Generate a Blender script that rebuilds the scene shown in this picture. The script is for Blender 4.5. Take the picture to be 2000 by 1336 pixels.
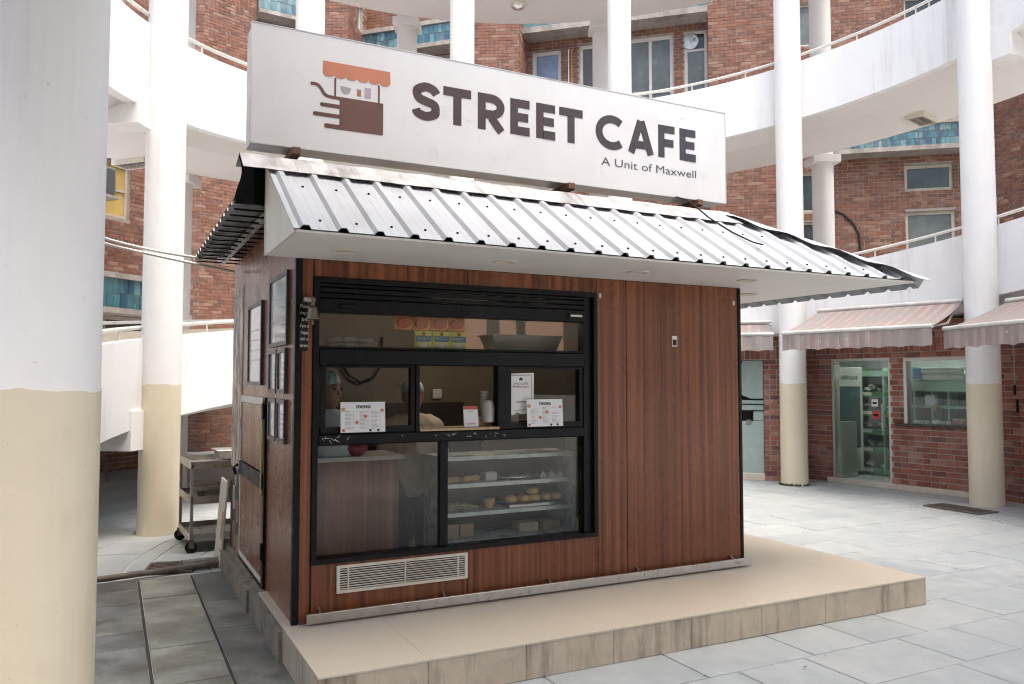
import bpy, math, random
import numpy as np
from mathutils import Vector, Matrix

random.seed(7)
R_ = math.radians
for o in list(bpy.data.objects):
    bpy.data.objects.remove(o)
sc = bpy.context.scene
COL = sc.collection

# ------------------------------------------------------------------ camera
CAM_H = 1.71
PITCH = R_(2.83)
FPX = 1556.0
cam_d = bpy.data.cameras.new('camera')
cam_d.sensor_width = 36.0
cam_d.lens = 36.0 * FPX / 2000.0
cam_d.clip_start = 0.05
cam_d.clip_end = 500
cam = bpy.data.objects.new('camera', cam_d)
COL.objects.link(cam)
cam.location = (0, 0, CAM_H)
cam.rotation_euler = (math.pi / 2 + PITCH, 0, 0)
sc.camera = cam

# ------------------------------------------------------------------ light
SUN_EL, SUN_AZ = R_(70), R_(140)      # azimuth clockwise from +Y
w = bpy.data.worlds.new('World')
sc.world = w
w.use_nodes = True
nt = w.node_tree
bg = nt.nodes['Background']
sky = nt.nodes.new('ShaderNodeTexSky')
sky.sky_type = 'NISHITA'
sky.sun_disc = False
sky.sun_elevation = SUN_EL
sky.sun_rotation = SUN_AZ
sky.air_density = 1.0
sky.dust_density = 6.0
sky.ozone_density = 0.6
nt.links.new(sky.outputs[0], bg.inputs[0])
bg.inputs[1].default_value = 0.15
sun_d = bpy.data.lights.new('sun', 'SUN')
sun_d.energy = 1.5
sun_d.angle = R_(60)
sun_d.color = (1.0, 0.975, 0.94)
sun = bpy.data.objects.new('sun', sun_d)
COL.objects.link(sun)
sdir = Vector((math.sin(SUN_AZ) * math.cos(SUN_EL), math.cos(SUN_AZ) * math.cos(SUN_EL), math.sin(SUN_EL)))
sun.rotation_euler = sdir.to_track_quat('Z', 'Y').to_euler()
vs = sc.view_settings
vs.view_transform = 'Standard'
vs.look = 'None'
vs.exposure = 1.38
vs.gamma = 1.0
sc.render.engine = 'CYCLES'
sc.cycles.use_denoising = True
sc.cycles.filter_width = 1.1
sc.cycles.max_bounces = 8
sc.cycles.diffuse_bounces = 4
sc.cycles.glossy_bounces = 3
sc.cycles.use_adaptive_sampling = True
sc.cycles.adaptive_threshold = 0.02
sc.cycles.transparent_max_bounces = 16
sc.cycles.sample_clamp_indirect = 8
sc.cycles.caustics_reflective = False
sc.cycles.caustics_refractive = False

# ------------------------------------------------------------------ helpers
class MB:
    def __init__(s):
        s.v, s.f, s.sm = [], [], []
    def add(s, vs_, fs, smooth=False):
        b = len(s.v)
        s.v += [tuple(p) for p in vs_]
        for f in fs:
            s.f.append([b + i for i in f]); s.sm.append(smooth)
        return s
    def box(s, x0, x1, y0, y1, z0, z1):
        return s.add([(x0,y0,z0),(x1,y0,z0),(x1,y1,z0),(x0,y1,z0),(x0,y0,z1),(x1,y0,z1),(x1,y1,z1),(x0,y1,z1)],
                     [(3,2,1,0),(4,5,6,7),(0,1,5,4),(1,2,6,5),(2,3,7,6),(3,0,4,7)])
    def cbox(s, x0, x1, y0, y1, z0, z1, c=0.004):
        # box chamfered on all edges
        pts = []; idx = {}
        X = (x0, x1); Y = (y0, y1); Z = (z0, z1)
        def P(i, j, k, a):
            p = [X[i], Y[j], Z[k]]; q = [i, j, k]
            for ax in range(3):
                if ax != a: p[ax] += c if q[ax] == 0 else -c
            key = (i, j, k, a)
            if key not in idx: idx[key] = len(pts); pts.append(p)
            return idx[key]
        fs = []
        for k in (0, 1):
            a = [P(0,0,k,2),P(1,0,k,2),P(1,1,k,2),P(0,1,k,2)]; fs.append(a if k else a[::-1])
            a = [P(0,k,0,1),P(1,k,0,1),P(1,k,1,1),P(0,k,1,1)]; fs.append(a if not k else a[::-1])
            a = [P(k,0,0,0),P(k,1,0,0),P(k,1,1,0),P(k,0,1,0)]; fs.append(a if k else a[::-1])
        for j in (0,1):
            for k in (0,1):
                fs.append([P(0,j,k,1),P(1,j,k,1),P(1,j,k,2),P(0,j,k,2)])
                fs.append([P(j,0,k,0),P(j,1,k,0),P(j,1,k,2),P(j,0,k,2)])
                fs.append([P(j,k,0,0),P(j,k,1,0),P(j,k,1,1),P(j,k,0,1)])
                for i in (0,1): pass
        for i in (0,1):
            for j in (0,1):
                for k in (0,1): fs.append([P(i,j,k,0),P(i,j,k,1),P(i,j,k,2)])
        return s.add(pts, fs)
    def prism(s, poly, axis, a, b):
        # poly: list of 2d points; axis: 0,1,2 extrude axis
        n = len(poly)
        def mk(p, t):
            if axis == 0: return (t, p[0], p[1])
            if axis == 1: return (p[0], t, p[1])
            return (p[0], p[1], t)
        vs_ = [mk(p, a) for p in poly] + [mk(p, b) for p in poly]
        fs = [list(range(n))[::-1], list(range(n, 2*n))]
        fs += [(i, (i+1) % n, n + (i+1) % n, n + i) for i in range(n)]
        return s.add(vs_, fs)
    def tube(s, path, r, n=8, cap=True, smooth=True):
        path = [Vector(p) for p in path]
        rs = r if isinstance(r, (list, tuple)) else [r] * len(path)
        rings = []
        ref = None
        for i, p in enumerate(path):
            t = (path[min(i+1, len(path)-1)] - path[max(i-1, 0)]).normalized()
            if ref is None:
                ref = t.orthogonal().normalized()
            u = (ref - t * ref.dot(t)).normalized()
            ref = u
            v = t.cross(u)
            rings.append([p + (u * math.cos(2*math.pi*k/n) + v * math.sin(2*math.pi*k/n)) * rs[i] for k in range(n)])
        vs_ = [q for ring in rings for q in ring]
        fs = []
        for i in range(len(path)-1):
            for k in range(n):
                fs.append((i*n+k, i*n+(k+1) % n, (i+1)*n+(k+1) % n, (i+1)*n+k))
        s.add(vs_, fs, smooth)
        if cap:
            s.add(rings[0], [list(range(n))[::-1]]); s.add(rings[-1], [list(range(n))])
        return s
    def lathe(s, prof, n=24, cx=0, cy=0, smooth=True, axis=2):
        vs_ = []
        for (r, z) in prof:
            for k in range(n):
                a = 2*math.pi*k/n
                p = (cx + r*math.cos(a), cy + r*math.sin(a), z)
                if axis == 1: p = (cx + r*math.cos(a), z, cy + r*math.sin(a))
                vs_.append(p)
        m = len(prof)
        fs = [(i*n+k, i*n+(k+1) % n, (i+1)*n+(k+1) % n, (i+1)*n+k) for i in range(m-1) for k in range(n)]
        s.add(vs_, fs, smooth)
        if prof[0][0] > 1e-5: s.add(vs_[:n], [list(range(n))[::-1]])
        if prof[-1][0] > 1e-5: s.add(vs_[-n:], [list(range(n))])
        return s
    def ell(s, c, r, nu=12, nv=8):
        prof = []
        vs_, fs = [], []
        for i in range(nv+1):
            ph = -math.pi/2 + math.pi*i/nv
            for k in range(nu):
                a = 2*math.pi*k/nu
                vs_.append((c[0]+r[0]*math.cos(ph)*math.cos(a), c[1]+r[1]*math.cos(ph)*math.sin(a), c[2]+r[2]*math.sin(ph)))
        for i in range(nv):
            for k in range(nu):
                fs.append((i*nu+k, i*nu+(k+1) % nu, (i+1)*nu+(k+1) % nu, (i+1)*nu+k))
        return s.add(vs_, fs, True)
    def mesh(s, name):
        me = bpy.data.meshes.new(name)
        me.from_pydata(s.v, [], s.f)
        me.polygons.foreach_set('use_smooth', s.sm)
        me.update()
        return me
    def build(s, name, mat, parent=None, loc=(0,0,0), rz=0.0, smooth_angle=None):
        o = bpy.data.objects.new(name, s.mesh(name))
        if mat: o.data.materials.append(mat)
        COL.objects.link(o)
        if parent: o.parent = parent
        o.location = loc
        o.rotation_euler = (0, 0, rz)
        return o

def tag(o, label, cat, group=None, kind=None):
    if label: o['label'] = label
    if cat: o['category'] = cat
    if group: o['group'] = group
    if kind: o['kind'] = kind
    return o
def thing(name, label, cat, loc=(0,0,0), rz=0.0, group=None):
    o = bpy.data.objects.new(name, None)
    o.empty_display_size = 0.1
    COL.objects.link(o)
    o.location = loc
    o.rotation_euler = (0, 0, rz)
    return tag(o, label, cat, group)
def inst(mesh, name, parent, loc, rot=(0,0,0), scale=(1,1,1)):
    o = bpy.data.objects.new(name, mesh)
    COL.objects.link(o)
    o.parent = parent
    o.location = loc; o.rotation_euler = rot; o.scale = scale
    return o

# pixel <-> world helpers (measured from the picture once, geometry stands in the world)
def proj(P):
    x, y, z = P[0], P[1], P[2] - CAM_H
    fw = y*math.cos(PITCH) + z*math.sin(PITCH); up = -y*math.sin(PITCH) + z*math.cos(PITCH)
    if fw < 0.1: return None
    return (1000 + FPX*x/fw, 668 - FPX*up/fw, fw)
def ray(u, v):
    x = (u-1000)/FPX; y = (668-v)/FPX
    return Vector((x, math.cos(PITCH)-y*math.sin(PITCH), math.sin(PITCH)+y*math.cos(PITCH)))
def ground(u, v, z=0.0):
    d = ray(u, v); return Vector((0,0,CAM_H)) + d*((z-CAM_H)/d.z)

# ------------------------------------------------------------------ materials
def nodes(name):
    m = bpy.data.materials.new(name); m.use_nodes = True
    n = m.node_tree.nodes; l = m.node_tree.links
    return m, n, l, n['Principled BSDF']
def ramp(n, stops, interp='LINEAR'):
    r = n.new('ShaderNodeValToRGB'); cr = r.color_ramp; cr.interpolation = interp
    while len(cr.elements) < len(stops): cr.elements.new(0.5)
    for e, (p, c) in zip(cr.elements, stops):
        e.position = p; e.color = (c[0], c[1], c[2], 1)
    return r
def mixc(n, l, a, b, fac, mode='MIX'):
    m = n.new('ShaderNodeMix'); m.data_type = 'RGBA'; m.blend_type = mode
    for sock, val in ((6, a), (7, b)):
        if hasattr(val, 'is_linked') or hasattr(val, 'links'): l.new(val, m.inputs[sock])
        else: m.inputs[sock].default_value = (val[0], val[1], val[2], 1)
    if hasattr(fac, 'links'): l.new(fac, m.inputs[0])
    else: m.inputs[0].default_value = fac
    return m.outputs[2]
def noise(n, l, scale=5.0, detail=6.0, rough=0.6, stretch=None, coord='Object', offs=None):
    tc = n.new('ShaderNodeTexCoord')
    out = tc.outputs[coord]
    if stretch or offs:
        mp = n.new('ShaderNodeMapping')
        if stretch: mp.inputs['Scale'].default_value = stretch
        if offs: mp.inputs['Location'].default_value = offs
        l.new(out, mp.inputs['Vector']); out = mp.outputs['Vector']
    t = n.new('ShaderNodeTexNoise')
    t.inputs['Scale'].default_value = scale; t.inputs['Detail'].default_value = detail; t.inputs['Roughness'].default_value = rough
    l.new(out, t.inputs['Vector'])
    return t.outputs['Fac']
def maprange(n, l, x, a, b, c=0.0, d=1.0):
    m = n.new('ShaderNodeMapRange'); m.inputs[1].default_value = a; m.inputs[2].default_value = b
    m.inputs[3].default_value = c; m.inputs[4].default_value = d
    l.new(x, m.inputs[0]); return m.outputs[0]
def math_(n, l, op, a, b=None):
    m = n.new('ShaderNodeMath'); m.operation = op
    for i, x in ((0, a), (1, b)):
        if x is None: continue
        if hasattr(x, 'links'): l.new(x, m.inputs[i])
        else: m.inputs[i].default_value = x
    return m.outputs[0]
def bump(n, l, bs, h, strength=0.2, dist=0.01):
    b = n.new('ShaderNodeBump'); b.inputs['Strength'].default_value = strength; b.inputs['Distance'].default_value = dist
    l.new(h, b.inputs['Height']); l.new(b.outputs[0], bs.inputs['Normal'])

def M(name, col, rough=0.6, metal=0.0, var=0.12, scale=6.0, bmp=0.0, bscale=60.0, stretch=None, dirt=None, dirt_amt=0.5, dirt_scale=2.0, dirt_stretch=None, rvar=0.1, coat=0.0, spec=0.5):
    m, n, l, bs = nodes(name)
    f = noise(n, l, scale, 5, 0.6, stretch)
    d = tuple(max(0, c*(1-var)) for c in col); b = tuple(min(1, c*(1+var)) for c in col)
    r = ramp(n, [(0.3, d), (0.7, b)]); l.new(f, r.inputs[0])
    out = r.outputs[0]
    if dirt:
        g = noise(n, l, dirt_scale, 8, 0.7, dirt_stretch, offs=(3.1, 1.7, 0.4))
        k = maprange(n, l, g, 0.5, 0.72, 0.0, dirt_amt)
        out = mixc(n, l, out, dirt, k)
    l.new(out, bs.inputs['Base Color'])
    bs.inputs['Metallic'].default_value = metal
    k = maprange(n, l, f, 0.3, 0.7, max(0.02, rough-rvar), min(1, rough+rvar)); l.new(k, bs.inputs['Roughness'])
    bs.inputs['Specular IOR Level'].default_value = spec
    if coat: bs.inputs['Coat Weight'].default_value = coat; bs.inputs['Coat Roughness'].default_value = 0.08
    if bmp:
        h = noise(n, l, bscale, 6, 0.6); bump(n, l, bs, h, bmp, 0.01)
    return m

def glass_mat(name, tint=(0.93, 0.96, 0.95), rough=0.01, body=0.0, bodycol=(0.7,0.75,0.73), ior=1.5, smudge=0.0):
    m, n, l, bs = nodes(name)
    n.remove(bs)
    out = n['Material Output']
    tr = n.new('ShaderNodeBsdfTransparent'); tr.inputs[0].default_value = (*tint, 1)
    gl = n.new('ShaderNodeBsdfGlossy'); gl.inputs['Roughness'].default_value = rough
    fr = n.new('ShaderNodeFresnel'); fr.inputs[0].default_value = ior
    # two surfaces of the pane reflect: double the single-surface value
    f2 = math_(n, l, 'MULTIPLY', fr.outputs[0], 0.45)
    mx = n.new('ShaderNodeMixShader'); l.new(f2, mx.inputs[0]); l.new(tr.outputs[0], mx.inputs[1]); l.new(gl.outputs[0], mx.inputs[2])
    last = mx.outputs[0]
    if body > 0 or smudge > 0:
        df = n.new('ShaderNodeBsdfDiffuse'); df.inputs[0].default_value = (*bodycol, 1)
        mx2 = n.new('ShaderNodeMixShader'); l.new(last, mx2.inputs[1]); l.new(df.outputs[0], mx2.inputs[2])
        if smudge > 0:
            g = noise(n, l, 3.0, 8, 0.75, (1, 1, 0.4))
            k = maprange(n, l, g, 0.35, 0.75, body, body+smudge); l.new(k, mx2.inputs[0])
        else: mx2.inputs[0].default_value = body
        last = mx2.outputs[0]
    l.new(last, out.inputs[0])
    return m

def brick_mat(name, cols, grime=(0.05,0.04,0.035), grime_amt=0.35):
    m, n, l, bs = nodes(name)
    oi = n.new('ShaderNodeObjectInfo'); ge = n.new('ShaderNodeNewGeometry')
    rnd = math_(n, l, 'FRACT', math_(n, l, 'ADD', oi.outputs['Random'], ge.outputs['Random Per Island']))
    r = ramp(n, [(i/(len(cols)), c) for i, c in enumerate(cols)], 'CONSTANT'); l.new(rnd, r.inputs[0])
    tcw = n.new('ShaderNodeNewGeometry')
    t = n.new('ShaderNodeTexNoise'); t.inputs['Scale'].default_value = 26; t.inputs['Detail'].default_value = 6; t.inputs['Roughness'].default_value = 0.7
    l.new(tcw.outputs['Position'], t.inputs['Vector'])
    r2 = ramp(n, [(0.3, (0.72,0.72,0.72)), (0.7, (1.18,1.16,1.15))]); l.new(t.outputs[0], r2.inputs[0])
    c = mixc(n, l, r.outputs[0], r2.outputs[0], 1.0, 'MULTIPLY')
    t2 = n.new('ShaderNodeTexNoise'); t2.inputs['Scale'].default_value = 0.9; t2.inputs['Detail'].default_value = 8; t2.inputs['Roughness'].default_value = 0.65
    l.new(tcw.outputs['Position'], t2.inputs['Vector'])
    k = maprange(n, l, t2.outputs[0], 0.45, 0.75, 0.0, grime_amt)
    c = mixc(n, l, c, grime, k)
    # pale efflorescence
    t3 = n.new('ShaderNodeTexNoise'); t3.inputs['Scale'].default_value = 2.7; t3.inputs['Detail'].default_value = 9; t3.inputs['Roughness'].default_value = 0.75
    l.new(tcw.outputs['Position'], t3.inputs['Vector'])
    k3 = maprange(n, l, t3.outputs[0], 0.50, 0.76, 0.0, 0.4)
    c = mixc(n, l, c, (0.42,0.36,0.32), k3)
    l.new(c, bs.inputs['Base Color'])
    bs.inputs['Roughness'].default_value = 0.88
    bump(n, l, bs, t.outputs[0], 0.5, 0.006)
    return m

def random_mat(name, cols, rough=0.5, var=0.25, scale=18.0, grime=None, bmp=0.15, interp='LINEAR', coat=0.0, metal=0.0):
    """colour picked per object / per island, with grain on top"""
    m, n, l, bs = nodes(name)
    oi = n.new('ShaderNodeObjectInfo'); ge = n.new('ShaderNodeNewGeometry')
    rnd = math_(n, l, 'FRACT', math_(n, l, 'ADD', oi.outputs['Random'], ge.outputs['Random Per Island']))
    r = ramp(n, [(i/(max(1, len(cols)-1)) if interp == 'LINEAR' else i/len(cols), c) for i, c in enumerate(cols)], interp); l.new(rnd, r.inputs[0])
    t = n.new('ShaderNodeTexNoise'); t.inputs['Scale'].default_value = scale; t.inputs['Detail'].default_value = 7; t.inputs['Roughness'].default_value = 0.68
    l.new(ge.outputs['Position'], t.inputs['Vector'])
    r2 = ramp(n, [(0.3, (1-var,)*3), (0.7, (1+var,)*3)]); l.new(t.outputs[0], r2.inputs[0])
    c = mixc(n, l, r.outputs[0], r2.outputs[0], 1.0, 'MULTIPLY')
    if grime:
        t2 = n.new('ShaderNodeTexNoise'); t2.inputs['Scale'].default_value = 1.3; t2.inputs['Detail'].default_value = 10; t2.inputs['Roughness'].default_value = 0.7
        l.new(ge.outputs['Position'], t2.inputs['Vector'])
        k = maprange(n, l, t2.outputs[0], 0.48, 0.72, 0.0, grime[1]); c = mixc(n, l, c, grime[0], k)
    l.new(c, bs.inputs['Base Color'])
    bs.inputs['Roughness'].default_value = rough; bs.inputs['Metallic'].default_value = metal
    k = maprange(n, l, t.outputs[0], 0.3, 0.7, max(0.05, rough-0.15), min(1, rough+0.1)); l.new(k, bs.inputs['Roughness'])
    if coat: bs.inputs['Coat Weight'].default_value = coat
    if bmp: bump(n, l, bs, t.outputs[0], bmp, 0.004)
    return m

def wood_mat():
    m, n, l, bs = nodes('laminate_wood')
    a = noise(n, l, 24.0, 3, 0.5, (1.0, 1.0, 0.012))
    b = noise(n, l, 95.0, 4, 0.7, (1.0, 1.0, 0.012))
    c = noise(n, l, 2.3, 2, 0.5, (1.0, 1.0, 0.02))
    r = ramp(n, [(0.30, (0.074,0.025,0.012)), (0.42, (0.150,0.051,0.022)), (0.56, (0.222,0.078,0.032)), (0.72, (0.300,0.112,0.048))]); l.new(a, r.inputs[0])
    r2 = ramp(n, [(0.3, (0.72,0.70,0.70)), (0.7, (1.15,1.15,1.15))]); l.new(b, r2.inputs[0])
    r3 = ramp(n, [(0.35, (0.90,0.89,0.88)), (0.65, (1.08,1.07,1.06))]); l.new(c, r3.inputs[0])
    k = mixc(n, l, r.outputs[0], r2.outputs[0], 1.0, 'MULTIPLY')
    k = mixc(n, l, k, r3.outputs[0], 1.0, 'MULTIPLY')
    g = noise(n, l, 2.0, 8, 0.7)
    kk = maprange(n, l, g, 0.55, 0.8, 0.0, 0.05)
    k = mixc(n, l, k, (0.3,0.25,0.22), kk)
    l.new(k, bs.inputs['Base Color'])
    rr = maprange(n, l, g, 0.3, 0.7, 0.22, 0.36); l.new(rr, bs.inputs['Roughness']); bs.inputs['Specular IOR Level'].default_value = 0.3
    bump(n, l, bs, b, 0.05, 0.002)
    return m

def paint_mat(name, col, dirtcol=(0.35,0.31,0.26), amt=0.35, streak=True, bmp=0.12, rough=0.7):
    m, n, l, bs = nodes(name)
    f = noise(n, l, 3.0, 6, 0.6)
    r = ramp(n, [(0.3, tuple(c*0.96 for c in col)), (0.7, col)]); l.new(f, r.inputs[0])
    out = r.outputs[0]
    if streak:
        s1 = noise(n, l, 7.0, 6, 0.65, (1, 1, 0.05))
        s2 = noise(n, l, 0.8, 4, 0.6)
        k = math_(n, l, 'MULTIPLY', maprange(n, l, s1, 0.5, 0.8), maprange(n, l, s2, 0.45, 0.7))
        k = math_(n, l, 'MULTIPLY', k, amt)
        out = mixc(n, l, out, dirtcol, k)
    sp = noise(n, l, 34.0, 3, 0.5)
    k = maprange(n, l, sp, 0.70, 0.76, 0.0, 0.35); out = mixc(n, l, out, dirtcol, k)
    l.new(out, bs.inputs['Base Color']); bs.inputs['Roughness'].default_value = rough
    h = noise(n, l, 9.0, 8, 0.62); bump(n, l, bs, h, bmp, 0.012)
    return m

m_white = paint_mat('white_paint', (0.80,0.80,0.785), (0.42,0.39,0.35), 0.6, True, 0.25)
m_band = paint_mat('white_parapet_paint', (0.80,0.80,0.79), (0.38,0.36,0.33), 0.7)
m_soffit = paint_mat('soffit_paint', (0.70,0.68,0.65), streak=False, bmp=0.05)
m_cream = paint_mat('cream_paint', (0.68,0.61,0.46), (0.34,0.24,0.14), 0.85, True, 0.3, 0.45)
BR1 = [(0.205,0.066,0.038),(0.25,0.085,0.048),(0.30,0.105,0.06),(0.16,0.055,0.038),(0.33,0.135,0.08),(0.36,0.19,0.13),(0.22,0.075,0.046),(0.27,0.092,0.05),(0.12,0.05,0.04),(0.29,0.11,0.066)]
BR2 = [(0.245,0.108,0.069),(0.21,0.09,0.058),(0.27,0.122,0.078),(0.17,0.082,0.058),(0.33,0.195,0.135),(0.25,0.106,0.064),(0.235,0.10,0.063),(0.18,0.083,0.058),(0.23,0.097,0.058),(0.25,0.112,0.068),(0.205,0.084,0.05),(0.285,0.145,0.094),(0.19,0.08,0.051)]
m_brick_shop = brick_mat('shop_brick', [(0.30,0.098,0.066),(0.35,0.12,0.078),(0.255,0.085,0.062),(0.38,0.15,0.10),(0.31,0.105,0.07),(0.19,0.075,0.06),(0.41,0.20,0.145),(0.28,0.095,0.066)], grime_amt=0.25)
m_brick = brick_mat('building_brick', BR2, grime_amt=0.3)
m_mortar = M('mortar', (0.35,0.315,0.278), 0.95, var=0.2, scale=14, bmp=0.5, bscale=90, dirt=(0.12,0.1,0.09), dirt_amt=0.6)
m_mortar_shop = M('shop_mortar', (0.45,0.41,0.365), 0.95, var=0.2, scale=14, bmp=0.4, bscale=90, dirt=(0.2,0.17,0.14), dirt_amt=0.5)
m_conc = M('concrete', (0.36,0.33,0.29), 0.9, var=0.2, scale=7, bmp=0.4, dirt=(0.08,0.07,0.06), dirt_amt=0.7, dirt_stretch=(1,1,0.3))
m_dark = M('dark_recess', (0.03,0.028,0.026), 0.9)
m_tile = random_mat('teal_tile', [(0.05,0.13,0.17),(0.07,0.19,0.22),(0.04,0.10,0.15),(0.11,0.25,0.27),(0.06,0.16,0.19),(0.16,0.27,0.29)], 0.22, 0.25, 10, grime=((0.4,0.4,0.38),0.45), coat=0.2, interp='CONSTANT')
m_steel = M('stainless_steel', (0.46,0.44,0.41), 0.33, 1.0, var=0.1, scale=20, dirt=(0.22,0.19,0.16), dirt_amt=0.3)
m_rail = M('rail_enamel', (0.72,0.70,0.64), 0.35, 0.25, var=0.08)
m_slate = random_mat('slate', [(0.318,0.345,0.35),(0.35,0.376,0.38),(0.305,0.334,0.342),(0.372,0.393,0.39),(0.335,0.36,0.362),(0.345,0.372,0.378)], 0.55, 0.13, 7.0, grime=((0.48,0.48,0.46),0.55), bmp=0.25)
m_slate_dk = random_mat('dark_slate', [(0.14,0.148,0.145),(0.18,0.18,0.158),(0.11,0.118,0.118),(0.20,0.205,0.18),(0.15,0.152,0.14)], 0.5, 0.7, 3.2, grime=((0.05,0.043,0.033),0.95), bmp=0.3)  # dirty slabs; the shade of the left foreground is also put into this colour
m_slate_green = random_mat('greenish_slate', [(0.22,0.23,0.19),(0.27,0.272,0.225),(0.245,0.252,0.213),(0.20,0.21,0.18)], 0.5, 0.6, 2.8, grime=((0.10,0.08,0.06),0.9), bmp=0.3)  # greenish, stained covers, darkened as well for shade in the left foreground
m_grout = M('grout', (0.50,0.495,0.48), 0.95, var=0.2, scale=3, dirt=(0.2,0.18,0.16), dirt_amt=0.6, dirt_scale=1.0)
m_soil = M('joint_dirt', (0.05,0.045,0.04), 0.95, var=0.4)
# ================================================================== the setting
CX, CY = 1.57, 8.69
def ring(r, deg, z=0.0): return Vector((CX + r*math.cos(R_(deg)), CY + r*math.sin(R_(deg)), z))
KA = R_(63.31)
KDX = Vector((math.sin(KA), math.cos(KA), 0)); KDN = Vector((-math.cos(KA), math.sin(KA), 0))
KP = Vector((-1.35, 4.978, 0.21)); KRZ = math.pi/2 - KA
def K(x, y, z=0.0): return KP + KDX*x + KDN*y + Vector((0, 0, z))
def KI(P):
    q = Vector((P[0], P[1], 0)) - Vector((KP.x, KP.y, 0)); return q.dot(KDX), q.dot(KDN)

g = MB().add([(-80,-60,-0.008),(80,-60,-0.008),(80,100,-0.008),(-80,100,-0.008)], [(0,1,2,3)]).build('ground', m_grout)
g['kind'] = 'structure'
PAVE = []       # (polygon, material) collected, built as single flagstones
def clip_circle(poly, r, n=72):
    out = poly
    for i in range(n):
        a = 2*math.pi*(i+0.5)/n; nx, ny = math.cos(a), math.sin(a); d = r*math.cos(math.pi/n)
        res = []
        for j in range(len(out)):
            p, q = out[j], out[(j+1) % len(out)]
            dp = (p[0]-CX)*nx+(p[1]-CY)*ny-d; dq = (q[0]-CX)*nx+(q[1]-CY)*ny-d
            if dp <= 0: res.append(p)
            if dp*dq < 0:
                t = dp/(dp-dq); res.append((p[0]+(q[0]-p[0])*t, p[1]+(q[1]-p[1])*t))
        out = res
        if len(out) < 3: return []
    return out
def area(p): return abs(sum(p[i][0]*p[(i+1) % len(p)][1]-p[(i+1) % len(p)][0]*p[i][1] for i in range(len(p))))/2
rr = random.Random(3)
def front_zone(P):
    lx, ly = KI(P)
    return (lx < 0.0 and ly < 2.66) or P[1] < 7.0
# inner court: slabs squared to the kiosk
ny = 0
y = -1.37 - 0.5*10
while y < 12:
    x = 2.63 - 0.53*24 + (0.26 if ny % 2 else 0) * (1 if rr.random() < 0.6 else 0)
    h = 0.5
    while x < 12:
        wd = 0.53 * (1 if rr.random() < 0.7 else 1.6)
        j = 0.004
        quad = [(x+j, y+j), (x+wd-j, y+j), (x+wd-j, y+h-j), (x+j, y+h-j)]
        x += wd
        pl = [tuple(K(a, b)[:2]) for a, b in quad]
        mx = sum(q[0] for q in quad)/4; my = sum(q[1] for q in quad)/4
        if 0.2 < mx < 4.3 and -0.6 < my < 2.5: continue
        cw = K(mx, my)
        if front_zone(cw):
            if quad[1][0] > 0.1 and -9 < my: PAVE.append(([tuple(K(max(a, -0.008), b)[:2]) for a, b in quad], m_slate))
            continue
        pl = clip_circle(pl, 4.52)
        if len(pl) >= 3 and area(pl) > 0.01: PAVE.append((pl, m_slate))
    y += h; ny += 1
# border rings, drain covers and the slabs beyond
def ring_slabs(r0, r1, step, off, mat, j=0.005, a0=0.0, a1=360.0, jj=None):
    a = a0 + off; 
    while a < a1 + off - 0.3:
        st = step*rr.uniform(0.8, 1.25); b = min(a + st, a1 + off)
        k = max(2, int((b-a)/2.5))
        ja = math.degrees((jj or j)/((r0+r1)/2))
        A = [a+ja + (b-a-2*ja)*i/k for i in range(k+1)]
        pl = [tuple(ring(r0+j, t)[:2]) for t in A] + [tuple(ring(r1-j, t)[:2]) for t in reversed(A)]
        if not front_zone(ring((r0+r1)/2, (a+b)/2)): PAVE.append((pl, mat(a, (r0+r1)/2) if callable(mat) else mat))
        a = b
def pick(a, r):
    a = a % 360
    return m_slate_dk if 196 < a < 262 else m_slate
ring_slabs(4.53, 4.66, 14, 3, pick)
ring_slabs(4.67, 5.08, 7.2, 1.5, pick, 0.012, jj=0.006)
ring_slabs(5.09, 5.26, 11, 5, pick)
r0 = 5.27
i = 0
while r0 < 13:
    r1 = r0 + (0.62 if i % 2 else 0.52)
    ring_slabs(r0, r1, 55/r0, i*3.3, pick)
    r0 = r1; i += 1

# left foreground: straight strips along the kiosk side, with the covered channel between
def strip_slabs(x0, x1, lens, mat, ytop=2.63, j=0.005, ylow=-6.5):
    yb = ytop; i = 0
    while yb > ylow:
        L = lens[i % len(lens)]*rr.uniform(0.9, 1.1); ya = yb-L; i += 1
        sk = rr.uniform(-0.012, 0.012)
        PAVE.append(([tuple(K(a, b)[:2]) for a, b in ((x0+j, ya+j+sk), (x1-j, ya+j), (x1-j, yb-j), (x0+j, yb-j+sk))], mat)); yb = ya
strip_slabs(-0.352, -0.012, (1.1, 0.8), m_slate_dk)
strip_slabs(-0.775, -0.365, (0.42, 0.30, 0.72, 0.55), m_slate_green, j=0.006)
strip_slabs(-1.20, -0.79, (0.38, 0.42), m_slate_dk)
xx = -1.20
for k in range(14): strip_slabs(xx-0.5, xx, (0.45, 0.5, 0.4), m_slate_dk); xx -= 0.5
cd = MB(); q = [K(-0.792,2.63), K(-0.773,2.63), K(-0.773,-6.5), K(-0.792,-6.5)]; cd.add([(p.x,p.y,-0.0055) for p in q][::-1], [(0,1,2,3)])
q = [K(-0.367,2.63), K(-0.35,2.63), K(-0.35,-6.5), K(-0.367,-6.5)]; cd.add([(p.x,p.y,-0.0055) for p in q][::-1], [(0,1,2,3)])
o = cd.build('channel_joint', m_soil, g)
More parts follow.
